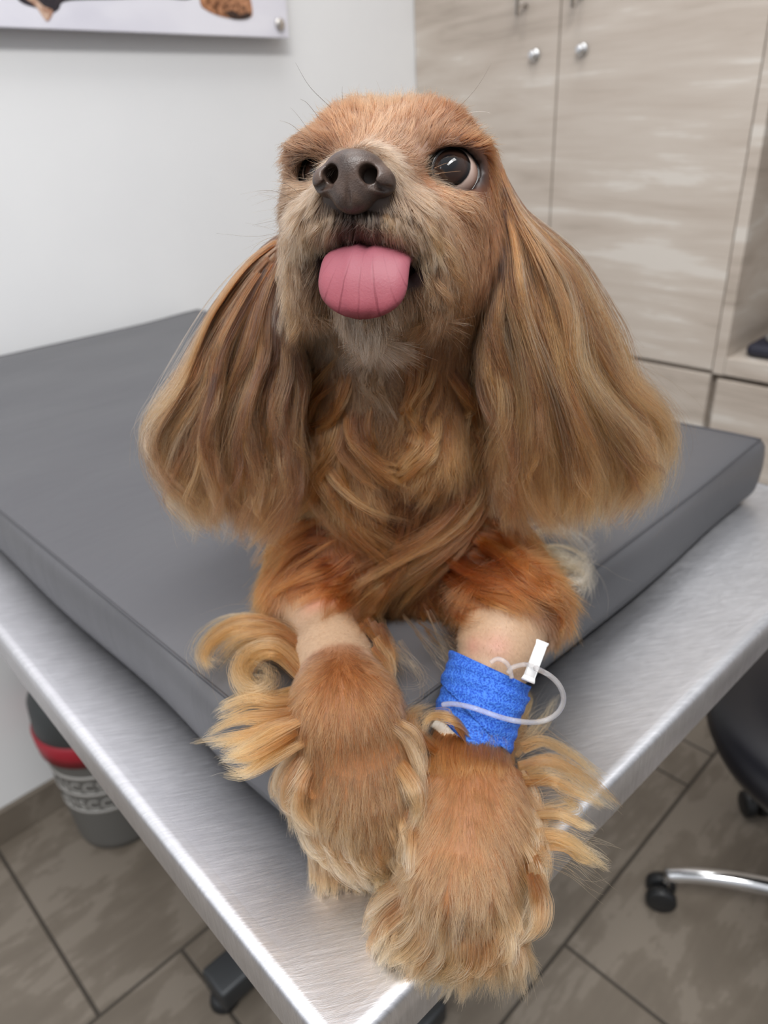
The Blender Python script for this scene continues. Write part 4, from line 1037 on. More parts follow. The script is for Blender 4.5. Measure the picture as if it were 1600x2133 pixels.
def make_ear(key, nl, side):
    at_ = ear_surface(EARS[key])
    # leather flap behind the front hair
    nu, nv = 22, 26; V = []; F = []
    for sgn in (0, 1):
        for i in range(nu):
            for j in range(nv):
                u = i / (nu - 1); v = j / (nv - 1)
                edge = min(1, math.sin(u * math.pi) * 2.2 + .0) * (1 - v ** 6 * .9)
                uu = .5 + (u - .5) * (.9 - .35 * v ** 3)
                p = at_(np.array([uu]), np.array([v * .66]))[0] + EB * (.010 + (.0022 * edge if sgn else -.0022 * edge))
                V.append(p)
    for sgn in (0, 1):
        o = sgn * nu * nv
        for i in range(nu - 1):
            for j in range(nv - 1):
                a = o + i * nv + j; q = (a, a + 1, a + nv + 1, a + nv); F.append(q if sgn else q[::-1])
    n0 = nu * nv
    per = [i * nv for i in range(nu)] + [(nu - 1) * nv + j for j in range(1, nv)] + [i * nv + nv - 1 for i in range(nu - 2, -1, -1)] + [j for j in range(nv - 2, 0, -1)]
    for a, b in zip(per, per[1:] + per[:1]): F.append((a, b, b + n0, a + n0))
    V = np.array(V)
    ear = mesh_obj('ear', V, np.array(F), M_skin, dog, 'long hanging ear on the %s of the picture' % ('right' if side > 0 else 'left'))
    ca = ear.data.attributes.new('coat', 'FLOAT_COLOR', 'POINT'); ca.data.foreach_set('color', np.tile(np.r_[lin((120, 78, 50)), 1].astype(np.float32), len(V)))
    groups = []
    wide = at_(np.array([1.0]), np.array([.7]))[0] - at_(np.array([0.0]), np.array([.7]))[0]
    for l in range(int(nl)):
        back = RS.rand() < .22
        u0 = RS.beta(.9, .9); s0 = RS.rand() ** 1.3 * .62; s1 = min(1.06, s0 + RS.uniform(.45, .75)); s1 = max(s1, min(.86 + RS.rand() * .16, s0 + .9))
        s1 = min(s1, 1.0 + .035 * math.sin(u0 * 19 + side) + RS.randn() * .045)
        u1 = np.clip(u0 + RS.randn() * .07, .0, 1); K = 20
        ss = np.linspace(s0, s1, K); uu = np.linspace(u0, u1, K) + .035 * np.sin(np.linspace(0, RS.uniform(3, 8), K) + RS.rand() * 6.28) * np.linspace(.3, 1.2, K)
        path = at_(uu, ss)
        w = (.014 + RS.rand() * .006) if back else RS.uniform(-.010, .006)
        ln = np.linspace(0, 1, K)
        hv = RS.uniform(.004, .0075) * (1 + uo_(u0)); fq = 8.5 + 2.5 * math.sin(u0 * 9); p0 = 5.5 * u0 + side + RS.randn() * .35; path = path + EB[None] * (.0055 * np.sin(uu * 24 + ss * 4 + side) + .003 * np.sin(uu * 51 - ss * 7))[:, None] * np.clip(ss * 3, 0, 1)[:, None]
        path = path + (ER * 1.0)[None] * (hv * np.sin(ss * fq + p0) * np.clip((ss - .25) * 1.8, 0, 1))[:, None]
        path = path + EB * (w + .004 * np.sin(ln * RS.uniform(2, 6) + RS.rand() * 6))[:, None] - EB * (np.sin(ln * 2.2) * RS.uniform(0, .010))[:, None]
        # palette: dark greyish inside the ear, tan outside, cream lights
        uo = u0
        pr = np.array([.30, .22 + .25 * (1 - uo) * (s0 < .5), .30 + .2 * uo, .10 + .10 * uo, .14 + .3 * (1 - uo)]); pr /= pr.sum()
        c0, c1 = PAL[key][RS.choice(5, p=pr)]
        if s0 < .30 and u0 > .45: c0 = (138, 82, 42)
        if back or RS.rand() < .15: c0, c1 = (70, 48, 38), (140, 98, 68)  # under layer coloured dark, shade between the locks put into the colour
        elif RS.rand() < .5: c0 = tuple(.55 * np.array(c0) + .45 * np.array((92, 62, 44)))  # roots darkened to paint depth into the lock
        g = lock(path, int(RS.uniform(24, 58) * QL), K, .0018, RS.uniform(.0014, .0036), .00008, c0, c1, wave=RS.uniform(.001, .0045), wl=RS.uniform(2, 5), frizz=RS.uniform(.08, .28), ctip=RS.uniform(.06, .35), jc=.45)
        groups.append(g)
    for l in range(34):     # separate pointed locks round the hem
        u0 = RS.rand(); s0 = RS.uniform(.45, .7); K = 16; ss = np.linspace(s0, RS.uniform(.98, 1.09), K)
        path = at_(u0 + .05 * RS.randn() * np.linspace(0, 1, K) + .02 * np.sin(np.linspace(0, 5, K) + RS.rand() * 6), ss)
        ex = np.maximum(0, ss - 1)[:, None]; path = path - EB * RS.uniform(-.004, .010) - EZ * ex * .22 + ER * ex * RS.uniform(-.2, .2)
        c0, c1 = PAL[key][RS.randint(4)]
        groups.append(lock(path, 60, K, .003, .0055, .000085, c0, c1, wave=.003, wl=3, frizz=.10, ctip=.05, jc=.3))
    # stray hairs
    for l in range(int(nl * .42)):
        u0 = RS.rand(); s0 = RS.rand() * .6; K = 14; ss = np.linspace(s0, 1.0 + RS.rand() * .05, K)
        out = (1 if side > 0 else -1) * RS.uniform(0, .012) * (u0 > .6)
        path = at_(u0 + .12 * RS.randn() * np.linspace(0, 1, K), ss) - EB * RS.uniform(-.004, .014) + ER * (out * np.sin(np.linspace(0, 3.0, K)))[:, None] 
        kk = RS.choice([0, 2, 3, 3, 4]); groups.append(lock(path, 6, K, .0006, RS.uniform(.0008, .0026), .00010, PAL[key][kk][0], PAL[key][kk][1], wave=.003, wl=3, frizz=.16, ctip=.6, jc=.3))
    fur = hair_obj('ear_fur', groups, ear, 'long wavy tan hair of the ear')
    return ear
make_ear('right', 1050 * QE, 1)
make_ear('left', 880 * QE, -1)

# ---- feathering: long locks on chest, elbows, paws
def S(px, py, off=.004, fb=None):
    p, n = hit(px, py)
    if p is None: return P(px, py, fb) if fb else None
    return p + n * off
def spath(pix, off, fb=.42):
    out = []; last = fb
    for i, (x, y) in enumerate(pix):
        o = off * min(1, .25 + i * .6)
        p, n = hit(x, y)
        q = P(x, y, last) if p is None else (p - n * .003 if i == 0 else p + n * o * .4 - nrm(ray(x, y)) * o * .6)
        bq = (q - CAMP) @ EB
        if i and bq > last + .035: q = P(x, y, last + .01); bq = last + .01
        last = bq; out.append(q)
    return out
def bunch(groups, pix, reps, spread, w, n, cols, off=.005, K=14, fb=.42, wave=.002, frizz=.10, rad=.00011, ctip=.2, end=1.0, zf=None, zv=.008):
    for _ in range(int(reps * QL)):
        j0 = RS.randn(2) * spread; j1 = RS.randn(2) * spread * end
        m = len(pix); pp = [(x + j0[0] * (1 - i / (m - 1)) + j1[0] * i / (m - 1), y + j0[1] * (1 - i / (m - 1)) + j1[1] * i / (m - 1)) for i, (x, y) in enumerate(pix)]
        if zf is not None:
            dz = RS.rand() * zv; path = [Q(x, y, (zf[i] if hasattr(zf, '__len__') else zf) + dz) for i, (x, y) in enumerate(pp)]
            h0 = hit(*pp[0])
            if h0[0] is not None: path[0] = h0[0] - h0[1] * .004
        else: path = spath(pp, off * RS.uniform(.5, 1.6), fb)
        c0, c1 = cols[RS.randint(len(cols))]
        groups.append(lock(path, int(n * RS.uniform(.5, 1.0)), K, w * .5, w * RS.uniform(.7, 1.3), rad, c0, c1, wave=wave, frizz=frizz, ctip=ctip, jc=.42))
OC = [((150, 92, 44), (210, 154, 96)), ((120, 72, 34), (190, 130, 74)), ((176, 120, 68), (226, 180, 124)), ((104, 62, 34), (176, 120, 72))]
RU = [((130, 68, 28), (196, 118, 56)), ((150, 84, 38), (210, 138, 74)), ((100, 52, 24), (170, 100, 48))]
CR = [((196, 150, 104), (240, 210, 168)), ((176, 126, 78), (228, 186, 138)), ((206, 168, 128), (244, 220, 188))]
GW = [((236, 208, 170), (255, 240, 216)), ((226, 186, 140), (255, 232, 198))]
G = []
bunch(G, [(655, 880), (690, 990), (755, 1090), (845, 1165)], 20, 28, .0034, 60, OC, .007)
bunch(G, [(1000, 960), (975, 1060), (900, 1140), (810, 1205), (745, 1270)], 22, 26, .0034, 60, OC, .008)
bunch(G, [(985, 1050), (930, 1130), (870, 1200), (820, 1260)], 12, 16, .004, 80, OC, .007)
bunch(G, [(690, 850), (690, 950), (650, 1030), (600, 1070)], 12, 16, .0045, 80, OC + CR[1:2], .008)
bunch(G, [(1000, 860), (1025, 950), (1030, 1030), (1020, 1080)], 12, 14, .004, 80, OC + CR[1:2], .008)
bunch(G, [(700, 770), (650, 830), (620, 900), (625, 960)], 10, 16, .004, 70, OC, .006)
bunch(G, [(940, 760), (975, 830), (1000, 880), (1000, 940)], 10, 14, .004, 70, OC, .006)
bunch(G, [(720, 760), (710, 830), (690, 880), (650, 900)], 8, 12, .003, 60, OC, .005)
bunch(G, [(900, 740), (880, 800), (860, 850), (870, 900)], 9, 16, .003, 60, OC, .004)
bunch(G, [(790, 740), (785, 790), (800, 830), (812, 860)], 5, 16, .0035, 50, [((150, 120, 94), (200, 168, 136))], .005)
bunch(G, [(740, 850), (745, 920), (790, 980), (830, 1000)], 12, 18, .004, 80, OC, .005)
bunch(G, [(900, 880), (890, 930), (860, 965), (840, 980)], 10, 16, .004, 80, OC, .005)
bunch(G, [(850, 1100), (820, 1180), (780, 1260), (745, 1300)], 12, 12, .004, 80, OC + CR[1:2], .008)
bunch(G, [(780, 1120), (770, 1200), (770, 1270), (765, 1330)], 8, 12, .003, 60, OC, .006)
# upper arm skirts ending above the clipped skin
for pix in ([(690, 1110), (640, 1130), (590, 1165), (562, 1205)], [(700, 1160), (650, 1180), (600, 1215), (572, 1250)], [(760, 1170), (710, 1205), (670, 1225), (610, 1245)], [(700, 1090), (640, 1100), (585, 1130), (560, 1165)], [(750, 1190), (730, 1230), (715, 1260), (700, 1285)],
            [(930, 1110), (1010, 1140), (1080, 1190), (1140, 1250)], [(930, 1160), (1000, 1200), (1070, 1230), (1130, 1285)], [(930, 1200), (980, 1240), (1040, 1255), (1100, 1275)], [(960, 1090), (1040, 1110), (1100, 1160), (1135, 1200)], [(910, 1210), (920, 1255), (950, 1290), (970, 1310)]):
    bunch(G, pix, 9, 18, .0036, 55, RU, .005, fb=.42, wave=.004, frizz=.14, rad=.00009, ctip=.3)
bunch(G, [(1090, 1150), (1130, 1220), (1160, 1280), (1165, 1320)], 10, 10, .004, 70, RU, .006)
bunch(G, [(900, 1200), (890, 1260), (900, 1310), (930, 1350)], 10, 14, .0035, 60, OC + RU, .006)
bunch(G, [(960, 1220), (950, 1270), (945, 1320)], 8, 14, .0035, 60, RU, .005)
# wisps lying on the mat between the legs
bunch(G, [(770, 1290), (800, 1340), (850, 1370), (880, 1390)], 5, 22, .004, 22, CR, zf=[.03, .012, .006, .004], frizz=.5, rad=.00007, ctip=1.2, end=1.6)
bunch(G, [(880, 1290), (920, 1340), (960, 1390), (975, 1430)], 5, 20, .004, 22, CR, zf=[.03, .012, .006, .004], frizz=.5, rad=.00007, ctip=1.2, end=1.2)
bunch(G, [(800, 1330), (840, 1380), (865, 1440), (830, 1470)], 4, 20, .004, 18, CR, zf=[.02, .01, .005, .004], frizz=.5, rad=.00007, ctip=1.4, end=1.5)
bunch(G, [(770, 1310), (800, 1360), (810, 1420)], 8, 14, .004, 50, OC, zf=[.03, .016, .008], frizz=.2)
hair_obj('chest_feathering', G, dog, 'long wavy ochre feathering of chest and elbows')

# cream feather of the thigh lying on the mat behind the right elbow
G = []
for pix in ([(1105, 1115), (1150, 1100), (1200, 1120), (1228, 1160)], [(1105, 1150), (1160, 1145), (1210, 1165), (1232, 1190), (1225, 1220)], [(1115, 1190), (1170, 1180), (1215, 1190), (1222, 1225), (1208, 1255)],
            [(1120, 1210), (1180, 1212), (1212, 1213), (1225, 1180)], [(1100, 1130), (1160, 1160), (1190, 1180), (1235, 1150)], [(1095, 1100), (1130, 1140), (1170, 1200), (1200, 1190)]):
    bunch(G, pix, 5, 9, .0022, 34, GW, zf=.006, frizz=.15, rad=.00011, ctip=.5, zv=.014)
    bunch(G, pix, 2, 14, .006, 16, GW, zf=.006, frizz=.4, rad=.00007, ctip=1.3, zv=.02)
hair_obj('thigh_feathering', G, dog, 'cream feather hair lying on the mat')

G = []
PA = [((176, 118, 66), (226, 176, 120)), ((156, 98, 50), (212, 154, 98)), ((196, 142, 90), (236, 196, 146))]
TO = [((192, 132, 80), (246, 206, 160)), ((214, 164, 118), (255, 226, 190)), ((150, 96, 56), (222, 170, 122))]
# left paw: curls and fringe on the outer side
for pix in ([(622, 1345), (570, 1300), (500, 1290), (440, 1320), (412, 1365), (430, 1400)], [(622, 1360), (570, 1320), (500, 1310), (455, 1330), (425, 1370), (450, 1392)], [(630, 1350), (580, 1325), (520, 1330), (480, 1350), (445, 1385)],
            [(625, 1400), (580, 1350), (520, 1355), (492, 1400), (520, 1440), (560, 1430), (565, 1395), (535, 1385)], [(625, 1420), (585, 1370), (535, 1370), (508, 1405), (530, 1430), (553, 1412)],
            [(625, 1440), (575, 1455), (520, 1450), (470, 1470), (455, 1480)], [(625, 1470), (560, 1490), (490, 1500), (430, 1530)], [(625, 1490), (560, 1520), (490, 1535), (428, 1540)], [(625, 1510), (560, 1550), (500, 1580), (455, 1585)],
            [(625, 1530), (570, 1570), (520, 1600), (480, 1605)], [(630, 1500), (570, 1510), (510, 1540), (470, 1570)]):
    bunch(G, pix, 5, 8, .0036, 65, PA, zf=.012, zv=.018, K=20, frizz=.10, ctip=.25, end=1.0, rad=.0001)
    bunch(G, pix, 1, 16, .006, 14, PA + CR, zf=.010, zv=.02, K=18, frizz=.35, ctip=1.2, end=1.5, rad=.00007)
for pix in ([(632, 1540), (596, 1600), (580, 1650), (592, 1690)], [(632, 1570), (606, 1630), (600, 1680), (625, 1700)], [(640, 1600), (620, 1650), (625, 1700), (650, 1730)]):
    bunch(G, pix, 5, 9, .0036, 65, TO, zf=[.012, 0, -.012, -.022], frizz=.08, ctip=.2, rad=.0001)
bunch(G, [(775, 1340), (800, 1380), (800, 1430), (790, 1470)], 6, 8, .003, 50, PA, zf=[.03, .02, .01, .01])
bunch(G, [(810, 1480), (850, 1520), (870, 1580), (860, 1640)], 10, 12, .0035, 60, TO, zf=[.02, .012, .0, -.01])
bunch(G, [(840, 1580), (865, 1640), (870, 1690), (850, 1740)], 10, 12, .0035, 60, TO, zf=[.01, -.002, -.014, -.024])
# right paw: tuft round the bandage, long wisps to the right over the table edge
bunch(G, [(905, 1560), (870, 1530), (850, 1500), (862, 1480), (900, 1470)], 8, 8, .0035, 60, PA, zf=[.0, .004, .008, .008, .006], frizz=.15)
bunch(G, [(900, 1580), (868, 1600), (850, 1640), (850, 1690)], 10, 10, .0035, 60, TO, zf=[.0, -.006, -.014, -.02])
bunch(G, [(985, 1545), (950, 1500), (905, 1490), (880, 1520)], 6, 8, .003, 50, PA, zf=[.004, .012, .012, .006], frizz=.15)
for pix, k, w in (([(1085, 1560), (1130, 1545), (1190, 1570), (1235, 1600), (1262, 1622)], 3, .003), ([(1085, 1600), (1150, 1590), (1220, 1630), (1285, 1685)], 5, .004), ([(1090, 1620), (1150, 1620), (1210, 1650), (1260, 1680)], 4, .004),
            ([(1105, 1700), (1160, 1690), (1200, 1680), (1160, 1655)], 3, .003), ([(1110, 1740), (1160, 1745), (1220, 1780), (1272, 1808)], 4, .0035), ([(1110, 1760), (1170, 1765), (1210, 1790), (1245, 1800)], 3, .003), ([(1110, 1700), (1170, 1700), (1220, 1730), (1240, 1740)], 3, .003),
            ([(1075, 1550), (1085, 1500), (1100, 1460), (1095, 1440)], 3, .003), ([(1080, 1560), (1120, 1510), (1140, 1480), (1160, 1450)], 2, .004)):
    bunch(G, pix, k, 7, w, 55, PA, zf=-.034, zv=.012, K=16, frizz=.12, ctip=.15, end=.8, rad=.0001)
    bunch(G, pix, 2, 20, .007, 14, CR, zf=-.034, zv=.02, K=14, frizz=.45, ctip=1.2, end=1.4, rad=.00006)
for y in range(1600, 1860, 26):
    bunch(G, [(1085 + (y - 1600) * .12, y), (1108 + (y - 1600) * .08, y + 50), (1118, y + 95), (1108 - (y - 1600) * .05, y + 135)], 4, 8, .0034, 60, TO, zf=[-.020, -.030, -.036, -.044], zv=.010, frizz=.1)
# short fur rising over the lower edge of the bandage
for x in range(912, 1080, 11):
    bunch(G, [(x + 2, 1512 + (x - 912) * .12), (x + (x - 985) * .08, 1545 + (x - 912) * .08), (x + (x - 985) * .16, 1590), (x + (x - 985) * .2, 1622)], 4, 7, .0030, 60, [((150, 90, 44), (204, 142, 88)), ((168, 104, 54), (220, 162, 108))], off=.0015, frizz=.14, rad=.00009, ctip=.5, K=9)
# toe hair
for pix in ([(640, 1660), (640, 1720), (670, 1775), (700, 1790)], [(670, 1700), (680, 1750), (705, 1800), (740, 1830)], [(710, 1720), (725, 1780), (750, 1830), (780, 1850)], [(750, 1730), (760, 1790), (780, 1840), (815, 1860)], [(790, 1740), (800, 1790), (815, 1830), (830, 1850)], [(830, 1700), (845, 1750), (840, 1800), (830, 1820)]):
    bunch(G, pix, 7, 10, .0034, 70, TO, off=.003, zf=None, fb=.24, frizz=.07, ctip=.12, rad=.0001)
for pix in ([(850, 1830), (800, 1870), (770, 1900), (762, 1930)], [(860, 1870), (810, 1920), (785, 1960), (790, 2000)], [(880, 1890), (850, 1950), (810, 1990), (800, 2010)], [(900, 1900), (880, 1970), (850, 2010), (830, 2025)], [(930, 1920), (920, 1990), (890, 2030), (880, 2055)], [(950, 1930), (950, 2000), (930, 2040), (915, 2060)],
            [(975, 1920), (975, 1990), (970, 2040), (975, 2070)], [(1000, 1910), (1010, 1970), (1005, 2020), (985, 2045)], [(1030, 1900), (1045, 1950), (1050, 1985), (1040, 2005)], [(1060, 1870), (1075, 1920), (1085, 1950), (1090, 1975)], [(1080, 1830), (1105, 1880), (1112, 1920), (1105, 1945)]):
    bunch(G, pix, 7, 11, .0036, 75, TO, off=.003, fb=.205, frizz=.07, ctip=.12, rad=.0001, end=1.2)
bunch(G, [(955, 1880), (958, 1920), (950, 1960)], 4, 6, .002, 40, [((70, 50, 44), (120, 90, 76))], off=.003)  # dark lock painted in as the shade of the toe cleft
hair_obj('paw_feathering', G, dog, 'cream and tan feather hair and curls round the paws')

# face: lip beard, ear root hair, ruff
G = []
for x in range(640, 900, 13):
    t = (x - 745) / 110; y0 = 432 + 28 * t * t
    bunch(G, [(x, y0), (x + 10 * t, y0 + 28), (x + 22 * t, y0 + 60 + 8 * abs(t)), (x + 26 * t, y0 + 84 + 14 * abs(t))], 6, 5, .0018, 26, ([((24, 18, 18), (150, 124, 104)), ((40, 30, 28), (206, 180, 154)), ((30, 24, 22), (110, 88, 76))] if abs(t) < .42 else [((60, 46, 40), (210, 182, 152)), ((110, 84, 64), (224, 196, 164)), ((150, 110, 76), (226, 190, 150))]), off=.004, fb=.35, K=10, frizz=.22, rad=.00007, ctip=.35)
for x in range(600, 960, 15):
    t = (x - 770) / 170; y0 = 640 - 50 * t * t
    bunch(G, [(x, y0), (x + 6 * t, y0 + 40), (x + 14 * t, y0 + 84), (x + 14 * t, y0 + 120)], 4, 8, .0028, 32, [((150, 126, 106), (214, 196, 176)), ((130, 98, 70), (204, 166, 128)), ((160, 118, 80), (214, 172, 130))], off=.004, fb=.375, K=10, frizz=.16, rad=.00008, ctip=.3)
for (x, y) in ((610, 470), (600, 520), (598, 570), (606, 620), (620, 660)):
    bunch(G, [(x + 14, y - 20), (x, y + 15), (x - 12, y + 55), (x - 10, y + 80)], 4, 8, .003, 34, [((140, 98, 66), (208, 168, 130)), ((170, 124, 84), (224, 186, 146))], off=.004, fb=.39, K=10, frizz=.2, rad=.00008, ctip=.3)
for (x, y) in ((900, 470), (930, 520), (950, 570), (955, 620), (940, 660), (920, 600), (890, 560)):
    bunch(G, [(x - 20, y - 30), (x, y + 5), (x + 12, y + 50), (x + 12, y + 80)], 4, 9, .003, 34, [((150, 102, 66), (212, 168, 126)), ((172, 124, 84), (224, 184, 142))], off=.004, fb=.38, K=10, frizz=.2, rad=.00008, ctip=.3)
# hair over the far eye, beside the nose
for (x, y) in ((664, 352), (660, 380)):
    bunch(G, [(x, y), (x - 14, y - 8), (x - 28, y - 12), (x - 40, y - 10)], 4, 5, .0018, 24, [((170, 130, 96), (228, 196, 160)), ((110, 76, 54), (190, 150, 114))], off=.006, fb=.355, K=9, frizz=.25, rad=.00007, ctip=.5)
hair_obj('facial_hair', G, dog, 'pale shaggy hair of lips, cheeks and chin')

# whiskers and long brow hairs
G = []
def wh(pix, b0, b1, col, r=.00009):
    n = len(pix); G.append(lock([P(x, y, b0 + (b1 - b0) * i / (n - 1)) for i, (x, y) in enumerate(pix)], 1, 14, 0, 0, r, col, col, frizz=0, jc=0))
for pix, b0, b1, c in (
    ([(640, 430), (570, 398), (500, 402)], .36, .35, (70, 60, 54)), ([(640, 450), (560, 462), (500, 476)], .36, .34, (90, 78, 70)), ([(630, 470), (540, 492), (448, 486)], .36, .35, (80, 70, 62)), ([(630, 480), (550, 500), (510, 540)], .36, .34, (110, 96, 84)), ([(645, 420), (590, 380), (545, 372)], .36, .35, (90, 78, 70)),
    ([(655, 290), (620, 240), (585, 205)], .38, .37, (90, 76, 66)), ([(650, 300), (610, 262), (580, 250)], .38, .37, (110, 90, 76)), ([(690, 225), (645, 180), (614, 128)], .40, .39, (60, 52, 48)), ([(716, 220), (713, 195), (714, 165)], .40, .39, (70, 60, 54)), ([(668, 250), (640, 215), (622, 205)], .39, .38, (80, 66, 58)),
    ([(955, 240), (1005, 232), (1056, 248)], .40, .39, (236, 222, 206)), ([(985, 255), (1010, 262), (1020, 268)], .40, .39, (236, 222, 206)), ([(950, 230), (995, 180), (1036, 110)], .40, .39, (90, 78, 70)), ([(985, 300), (1015, 305), (1026, 305)], .40, .39, (230, 200, 170)),
    ([(905, 350), (930, 340), (950, 338)], .355, .335, (196, 142, 100)), ([(905, 362), (940, 358), (962, 356)], .355, .335, (196, 142, 100)), ([(890, 415), (950, 412), (1008, 418)], .37, .35, (220, 160, 110)), ([(930, 455), (985, 448), (1030, 440)], .37, .35, (220, 150, 96)),
    ([(900, 480), (980, 500), (1034, 540)], .37, .35, (222, 170, 120)), ([(900, 500), (970, 540), (1016, 585)], .37, .35, (226, 180, 134)), ([(905, 510), (960, 545), (990, 595)], .37, .35, (230, 190, 150)), ([(930, 490), (985, 520), (1005, 560)], .37, .35, (222, 170, 120)), ([(930, 640), (960, 655), (970, 668)], .38, .365, (220, 190, 160)), ([(900, 430), (960, 440), (985, 455)], .37, .35, (224, 170, 120))):
    wh(pix, b0, b1, c)
for _ in range(34):
    x, y = RS.uniform(596, 640), RS.uniform(380, 500); L_ = RS.uniform(40, 120); a = math.pi + RS.uniform(-.45, .5)
    wh([(x + 15, y), (x + math.cos(a) * L_ * .5, y - math.sin(a) * L_ * .5), (x + math.cos(a) * L_, y - math.sin(a) * L_ + RS.uniform(-14, 20))], .375, .365, (120, 98, 80), .00005)
for _ in range(60):    # fine flyaway hairs round the crown and cheeks
    a = RS.uniform(-2.9, -.2); cx, cy = 815 + 190 * math.cos(a), 380 + 165 * math.sin(a)
    if cy > 420: continue
    L_ = RS.uniform(15, 60); dx, dy = math.cos(a) * L_, math.sin(a) * L_
    wh([(cx - dx * .3, cy - dy * .3), (cx + dx * .4, cy + dy * .4), (cx + dx + RS.randn() * 10, cy + dy + RS.randn() * 10)], .41, .405, (200, 150, 110) if RS.rand() < .6 else (240, 220, 200), .00005)
hair_obj('whiskers', G, dog, 'long fine whiskers and brow hairs')

# ------------------------------------------------------------------ bandage with cannula line
AX0 = Q(1025, 1385, .018); AX1 = Q(990, 1500, -.004)
bnd = thing('bandage', 'bright blue crepe bandage wrapped round the clipped foreleg over the cannula', 'bandage', tuple(AX1))
m = NT('blue_crepe'); vo = m.n('ShaderNodeTexVoronoi'); vo.inputs['Scale'].default_value = 1000; m.l(m.coords((1, 1, 1)), vo.inputs['Vector'])
nz = m.noise(m.coords((1, 1, 1)), 700, 4, .65); nl = m.noise(m.coords(), 60, 3)
s_ = m.n('ShaderNodeMath', operation='MULTIPLY_ADD'); m.l(vo.outputs['Distance'], s_.inputs[0]); s_.inputs[1].default_value = .7; m.l(nz, s_.inputs[2])
m.l(m.ramp(s_.outputs[0], [(.35, (10, 52, 146)), (.75, (20, 76, 180)), (1.1, (58, 114, 204))]), m.b.inputs['Base Color']); m.set(Roughness=.75); m.bump(s_.outputs[0], .7, .0009); M_blue = m.m
axd = nrm(AX1 - AX0); axs = nrm(np.cross(axd, EZ)); axu = nrm(np.cross(axs, axd)); axu *= np.sign(axu[2]); AXL = np.linalg.norm(AX1 - AX0)
def band(t0, t1, ti0, ti1, rad_add, mat, nm, lab, root, th=.0009, seed=0, lump=.0004):
    """sleeve round the foreleg from t0 to t1 (metres along it); ti = slant of each edge (sideways, over the top)"""
    n, k = 96, 26; V = []; F = []
    for lay in (0, 1):
        for j in range(k):
            f = j / (k - 1)
            for i in range(n):
                a = 2 * math.pi * i / n
                ta = t0 + ti0[0] * math.cos(a) + ti0[1] * math.sin(a); tb_ = t1 + ti1[0] * math.cos(a) + ti1[1] * math.sin(a)
                t = ta + (tb_ - ta) * f
                base = .0207 + (.0192 - .0207) * np.clip(t / AXL, 0, 1)
                w = lump * (math.sin(3 * a + seed + t * 180) + .7 * math.sin(7 * a + t * 330 + seed * 2)) + .0004 * math.sin(t * 900 + a)
                r = base + rad_add + w - (th if lay else 0) + .0003 * math.sin(min(1, f * 8) * 1.57)
                V.append(AX0 + axd * t + (axs * math.cos(a) * 1.02 + axu * math.sin(a)) * r)
    for lay in (0, 1):
        o = lay * n * k
        for j in range(k - 1):
            for i in range(n):
                q = (o + j * n + i, o + j * n + (i + 1) % n, o + (j + 1) * n + (i + 1) % n, o + (j + 1) * n + i); F.append(q if lay else q[::-1])
    for i in range(n):
        a, b = i, (i + 1) % n; F.append((a, b, b + n * k, a + n * k)); o = (k - 1) * n; F.append((o + b, o + a, o + a + n * k, o + b + n * k))
    return mesh_obj(nm, np.array(V), np.array(F), mat, root, lab)
sg = 1 if axs @ ER > 0 else -1
band(.002, .0430, (.003 * sg, .001), (.009 * sg, 0), .0030, M_blue, 'wrap', None, bnd, seed=1)
band(.005, .031, (.006 * sg, .001), (.012 * sg, -.002), .0040, M_blue, 'wrap_layer', None, bnd, seed=3)
M_tape = plain('white_tape', (228, 224, 218), .7)
band(.028, .0475, (0, 0), (.004 * sg, 0), .0014, M_tape, 'gauze', 'white gauze showing below the blue wrap', bnd, seed=5)

line = thing('cannula_line', 'clear thin infusion tube looping beside the blue bandage with white pinch clamp', 'tube', tuple(Q(1100, 1450, 0)))
m = NT('clear_tube'); m.set(Base_Color=L4((232, 230, 232)), Roughness=.12, IOR=1.35, Alpha=.45); m.b.inputs['Transmission Weight'].default_value = .55; M_tube = m.m
def over(pix, off, fb=.31):
    """points just above whatever part of the leg lies under them; off the leg they keep the last distance"""
    out = []; last = None
    hs = [hit(x, y)[0] for x, y in pix]
    for (x, y), h, o in zip(pix, hs, off):
        if h is not None: last = (h - CAMP) @ EB - o
        out.append(P(x, y, (last if last is not None else fb) - (0 if h is not None else o)))
    return np.array(out)
def smooth_path(p, n=70):
    q = catmull(p, n)
    for _ in range(6): q[1:-1] = (q[:-2] + q[1:-1] * 2 + q[2:]) / 4
    return q
bm = bmesh.new()
tube(bm, smooth_path(over([(922, 1468), (945, 1466), (985, 1474), (1030, 1490), (1075, 1502), (1125, 1504), (1160, 1488), (1175, 1458), (1166, 1428), (1144, 1406), (1116, 1392)],
             [.007, .009, .010, .010, .010, .000, .000, .000, .000, .0, .006])), .0014, 14)
part('tubing', bm, M_tube, line)
bm = bmesh.new()
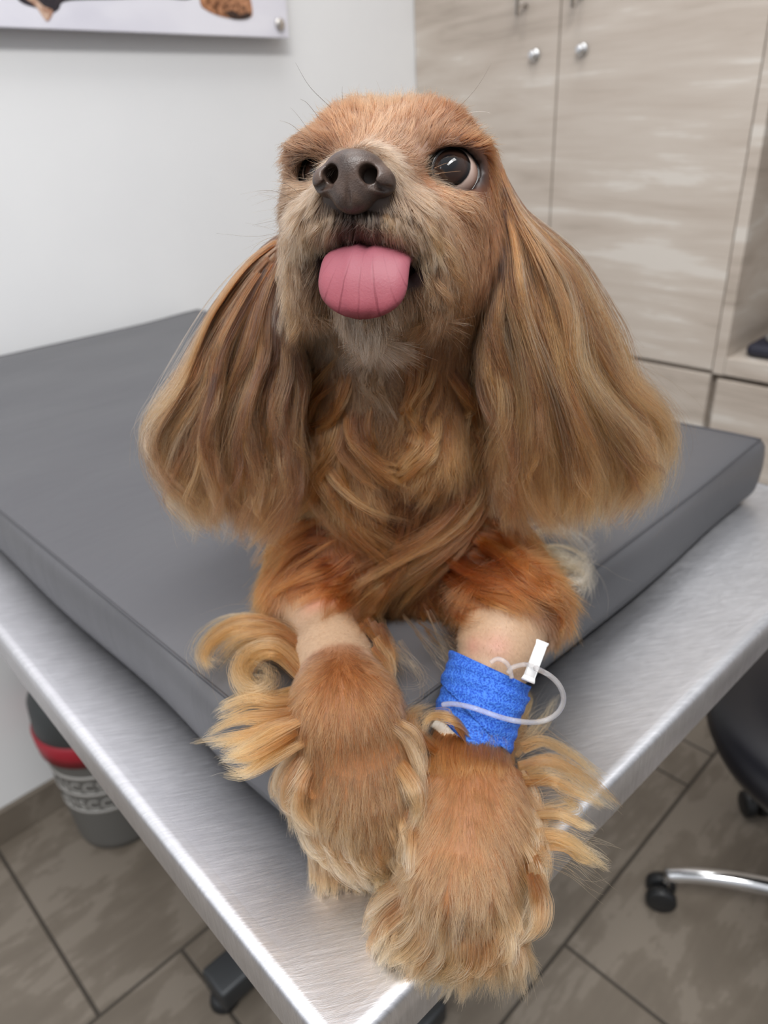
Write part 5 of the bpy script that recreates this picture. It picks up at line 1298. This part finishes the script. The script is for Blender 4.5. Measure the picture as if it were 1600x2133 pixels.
tube(bm, smooth_path(over([(1118, 1390), (1095, 1384), (1068, 1390), (1058, 1402)], [.008, .008, .008, .007]), 30), .0013, 12)
part('tubing', bm, M_tube, line)
bm = bmesh.new()
tube(bm, smooth_path(over([(1022, 1380), (1036, 1372), (1052, 1378), (1062, 1392), (1066, 1412)], [.007, .008, .009, .008, .007]), 30), .0012, 12)
part('tubing', bm, M_tube, line)
# pinch clamp: long channel with flared ends
_c = over([(1105, 1370)], [.013])[0]; _cb = (_c - CAMP) @ EB; ca, cb = P(1130, 1338, _cb + .008), P(1100, 1418, _cb - .006); cd_ = nrm(cb - ca); cs_ = nrm(np.cross(cd_, ray(1114, 1378))); cu_ = np.cross(cs_, cd_)
bm = bmesh.new()
def slab(c0, c1, hw, hh, off, w2=None):
    w2 = w2 or hw; vs = []
    for c, w in ((c0, hw), (c1, w2)):
        for sx, sy in ((-1, -1), (1, -1), (1, 1), (-1, 1)): vs.append(bm.verts.new(c + cs_ * sx * w + cu_ * (sy * hh + off)))
    fs = [bm.faces.new([vs[i] for i in f]) for f in ((0, 1, 2, 3), (7, 6, 5, 4), (0, 4, 5, 1), (1, 5, 6, 2), (2, 6, 7, 3), (3, 7, 4, 0))]
    bmesh.ops.bevel(bm, geom=list({e for f in fs for e in f.edges}), offset=.0003, segments=2, affect='EDGES')
Lc = np.linalg.norm(cb - ca)
slab(ca, cb, .0031, .0006, .0012); slab(ca + cd_ * .002, cb - cd_ * .002, .0029, .0005, -.0016)
slab(ca - cd_ * .0004, ca + cd_ * .0045, .0036, .0016, -.0002, .0024); slab(cb - cd_ * .0045, cb + cd_ * .0004, .0024, .0016, -.0002, .0038)
slab(ca + cd_ * .004, cb - cd_ * .004, .0006, .0004, .0018)
part('clamp', bm, plain('white_plastic', (240, 240, 240), .3), line, 'white plastic pinch clamp')
bm = bmesh.new(); tube(bm, [Q(950, 1452, .014), Q(975, 1458, .016)], .0034, 20)
m = NT('smoky_hub'); m.set(Base_Color=L4((120, 130, 160)), Roughness=.2, Alpha=.8); part('hub', bm, m.m, line, 'small translucent grey port')
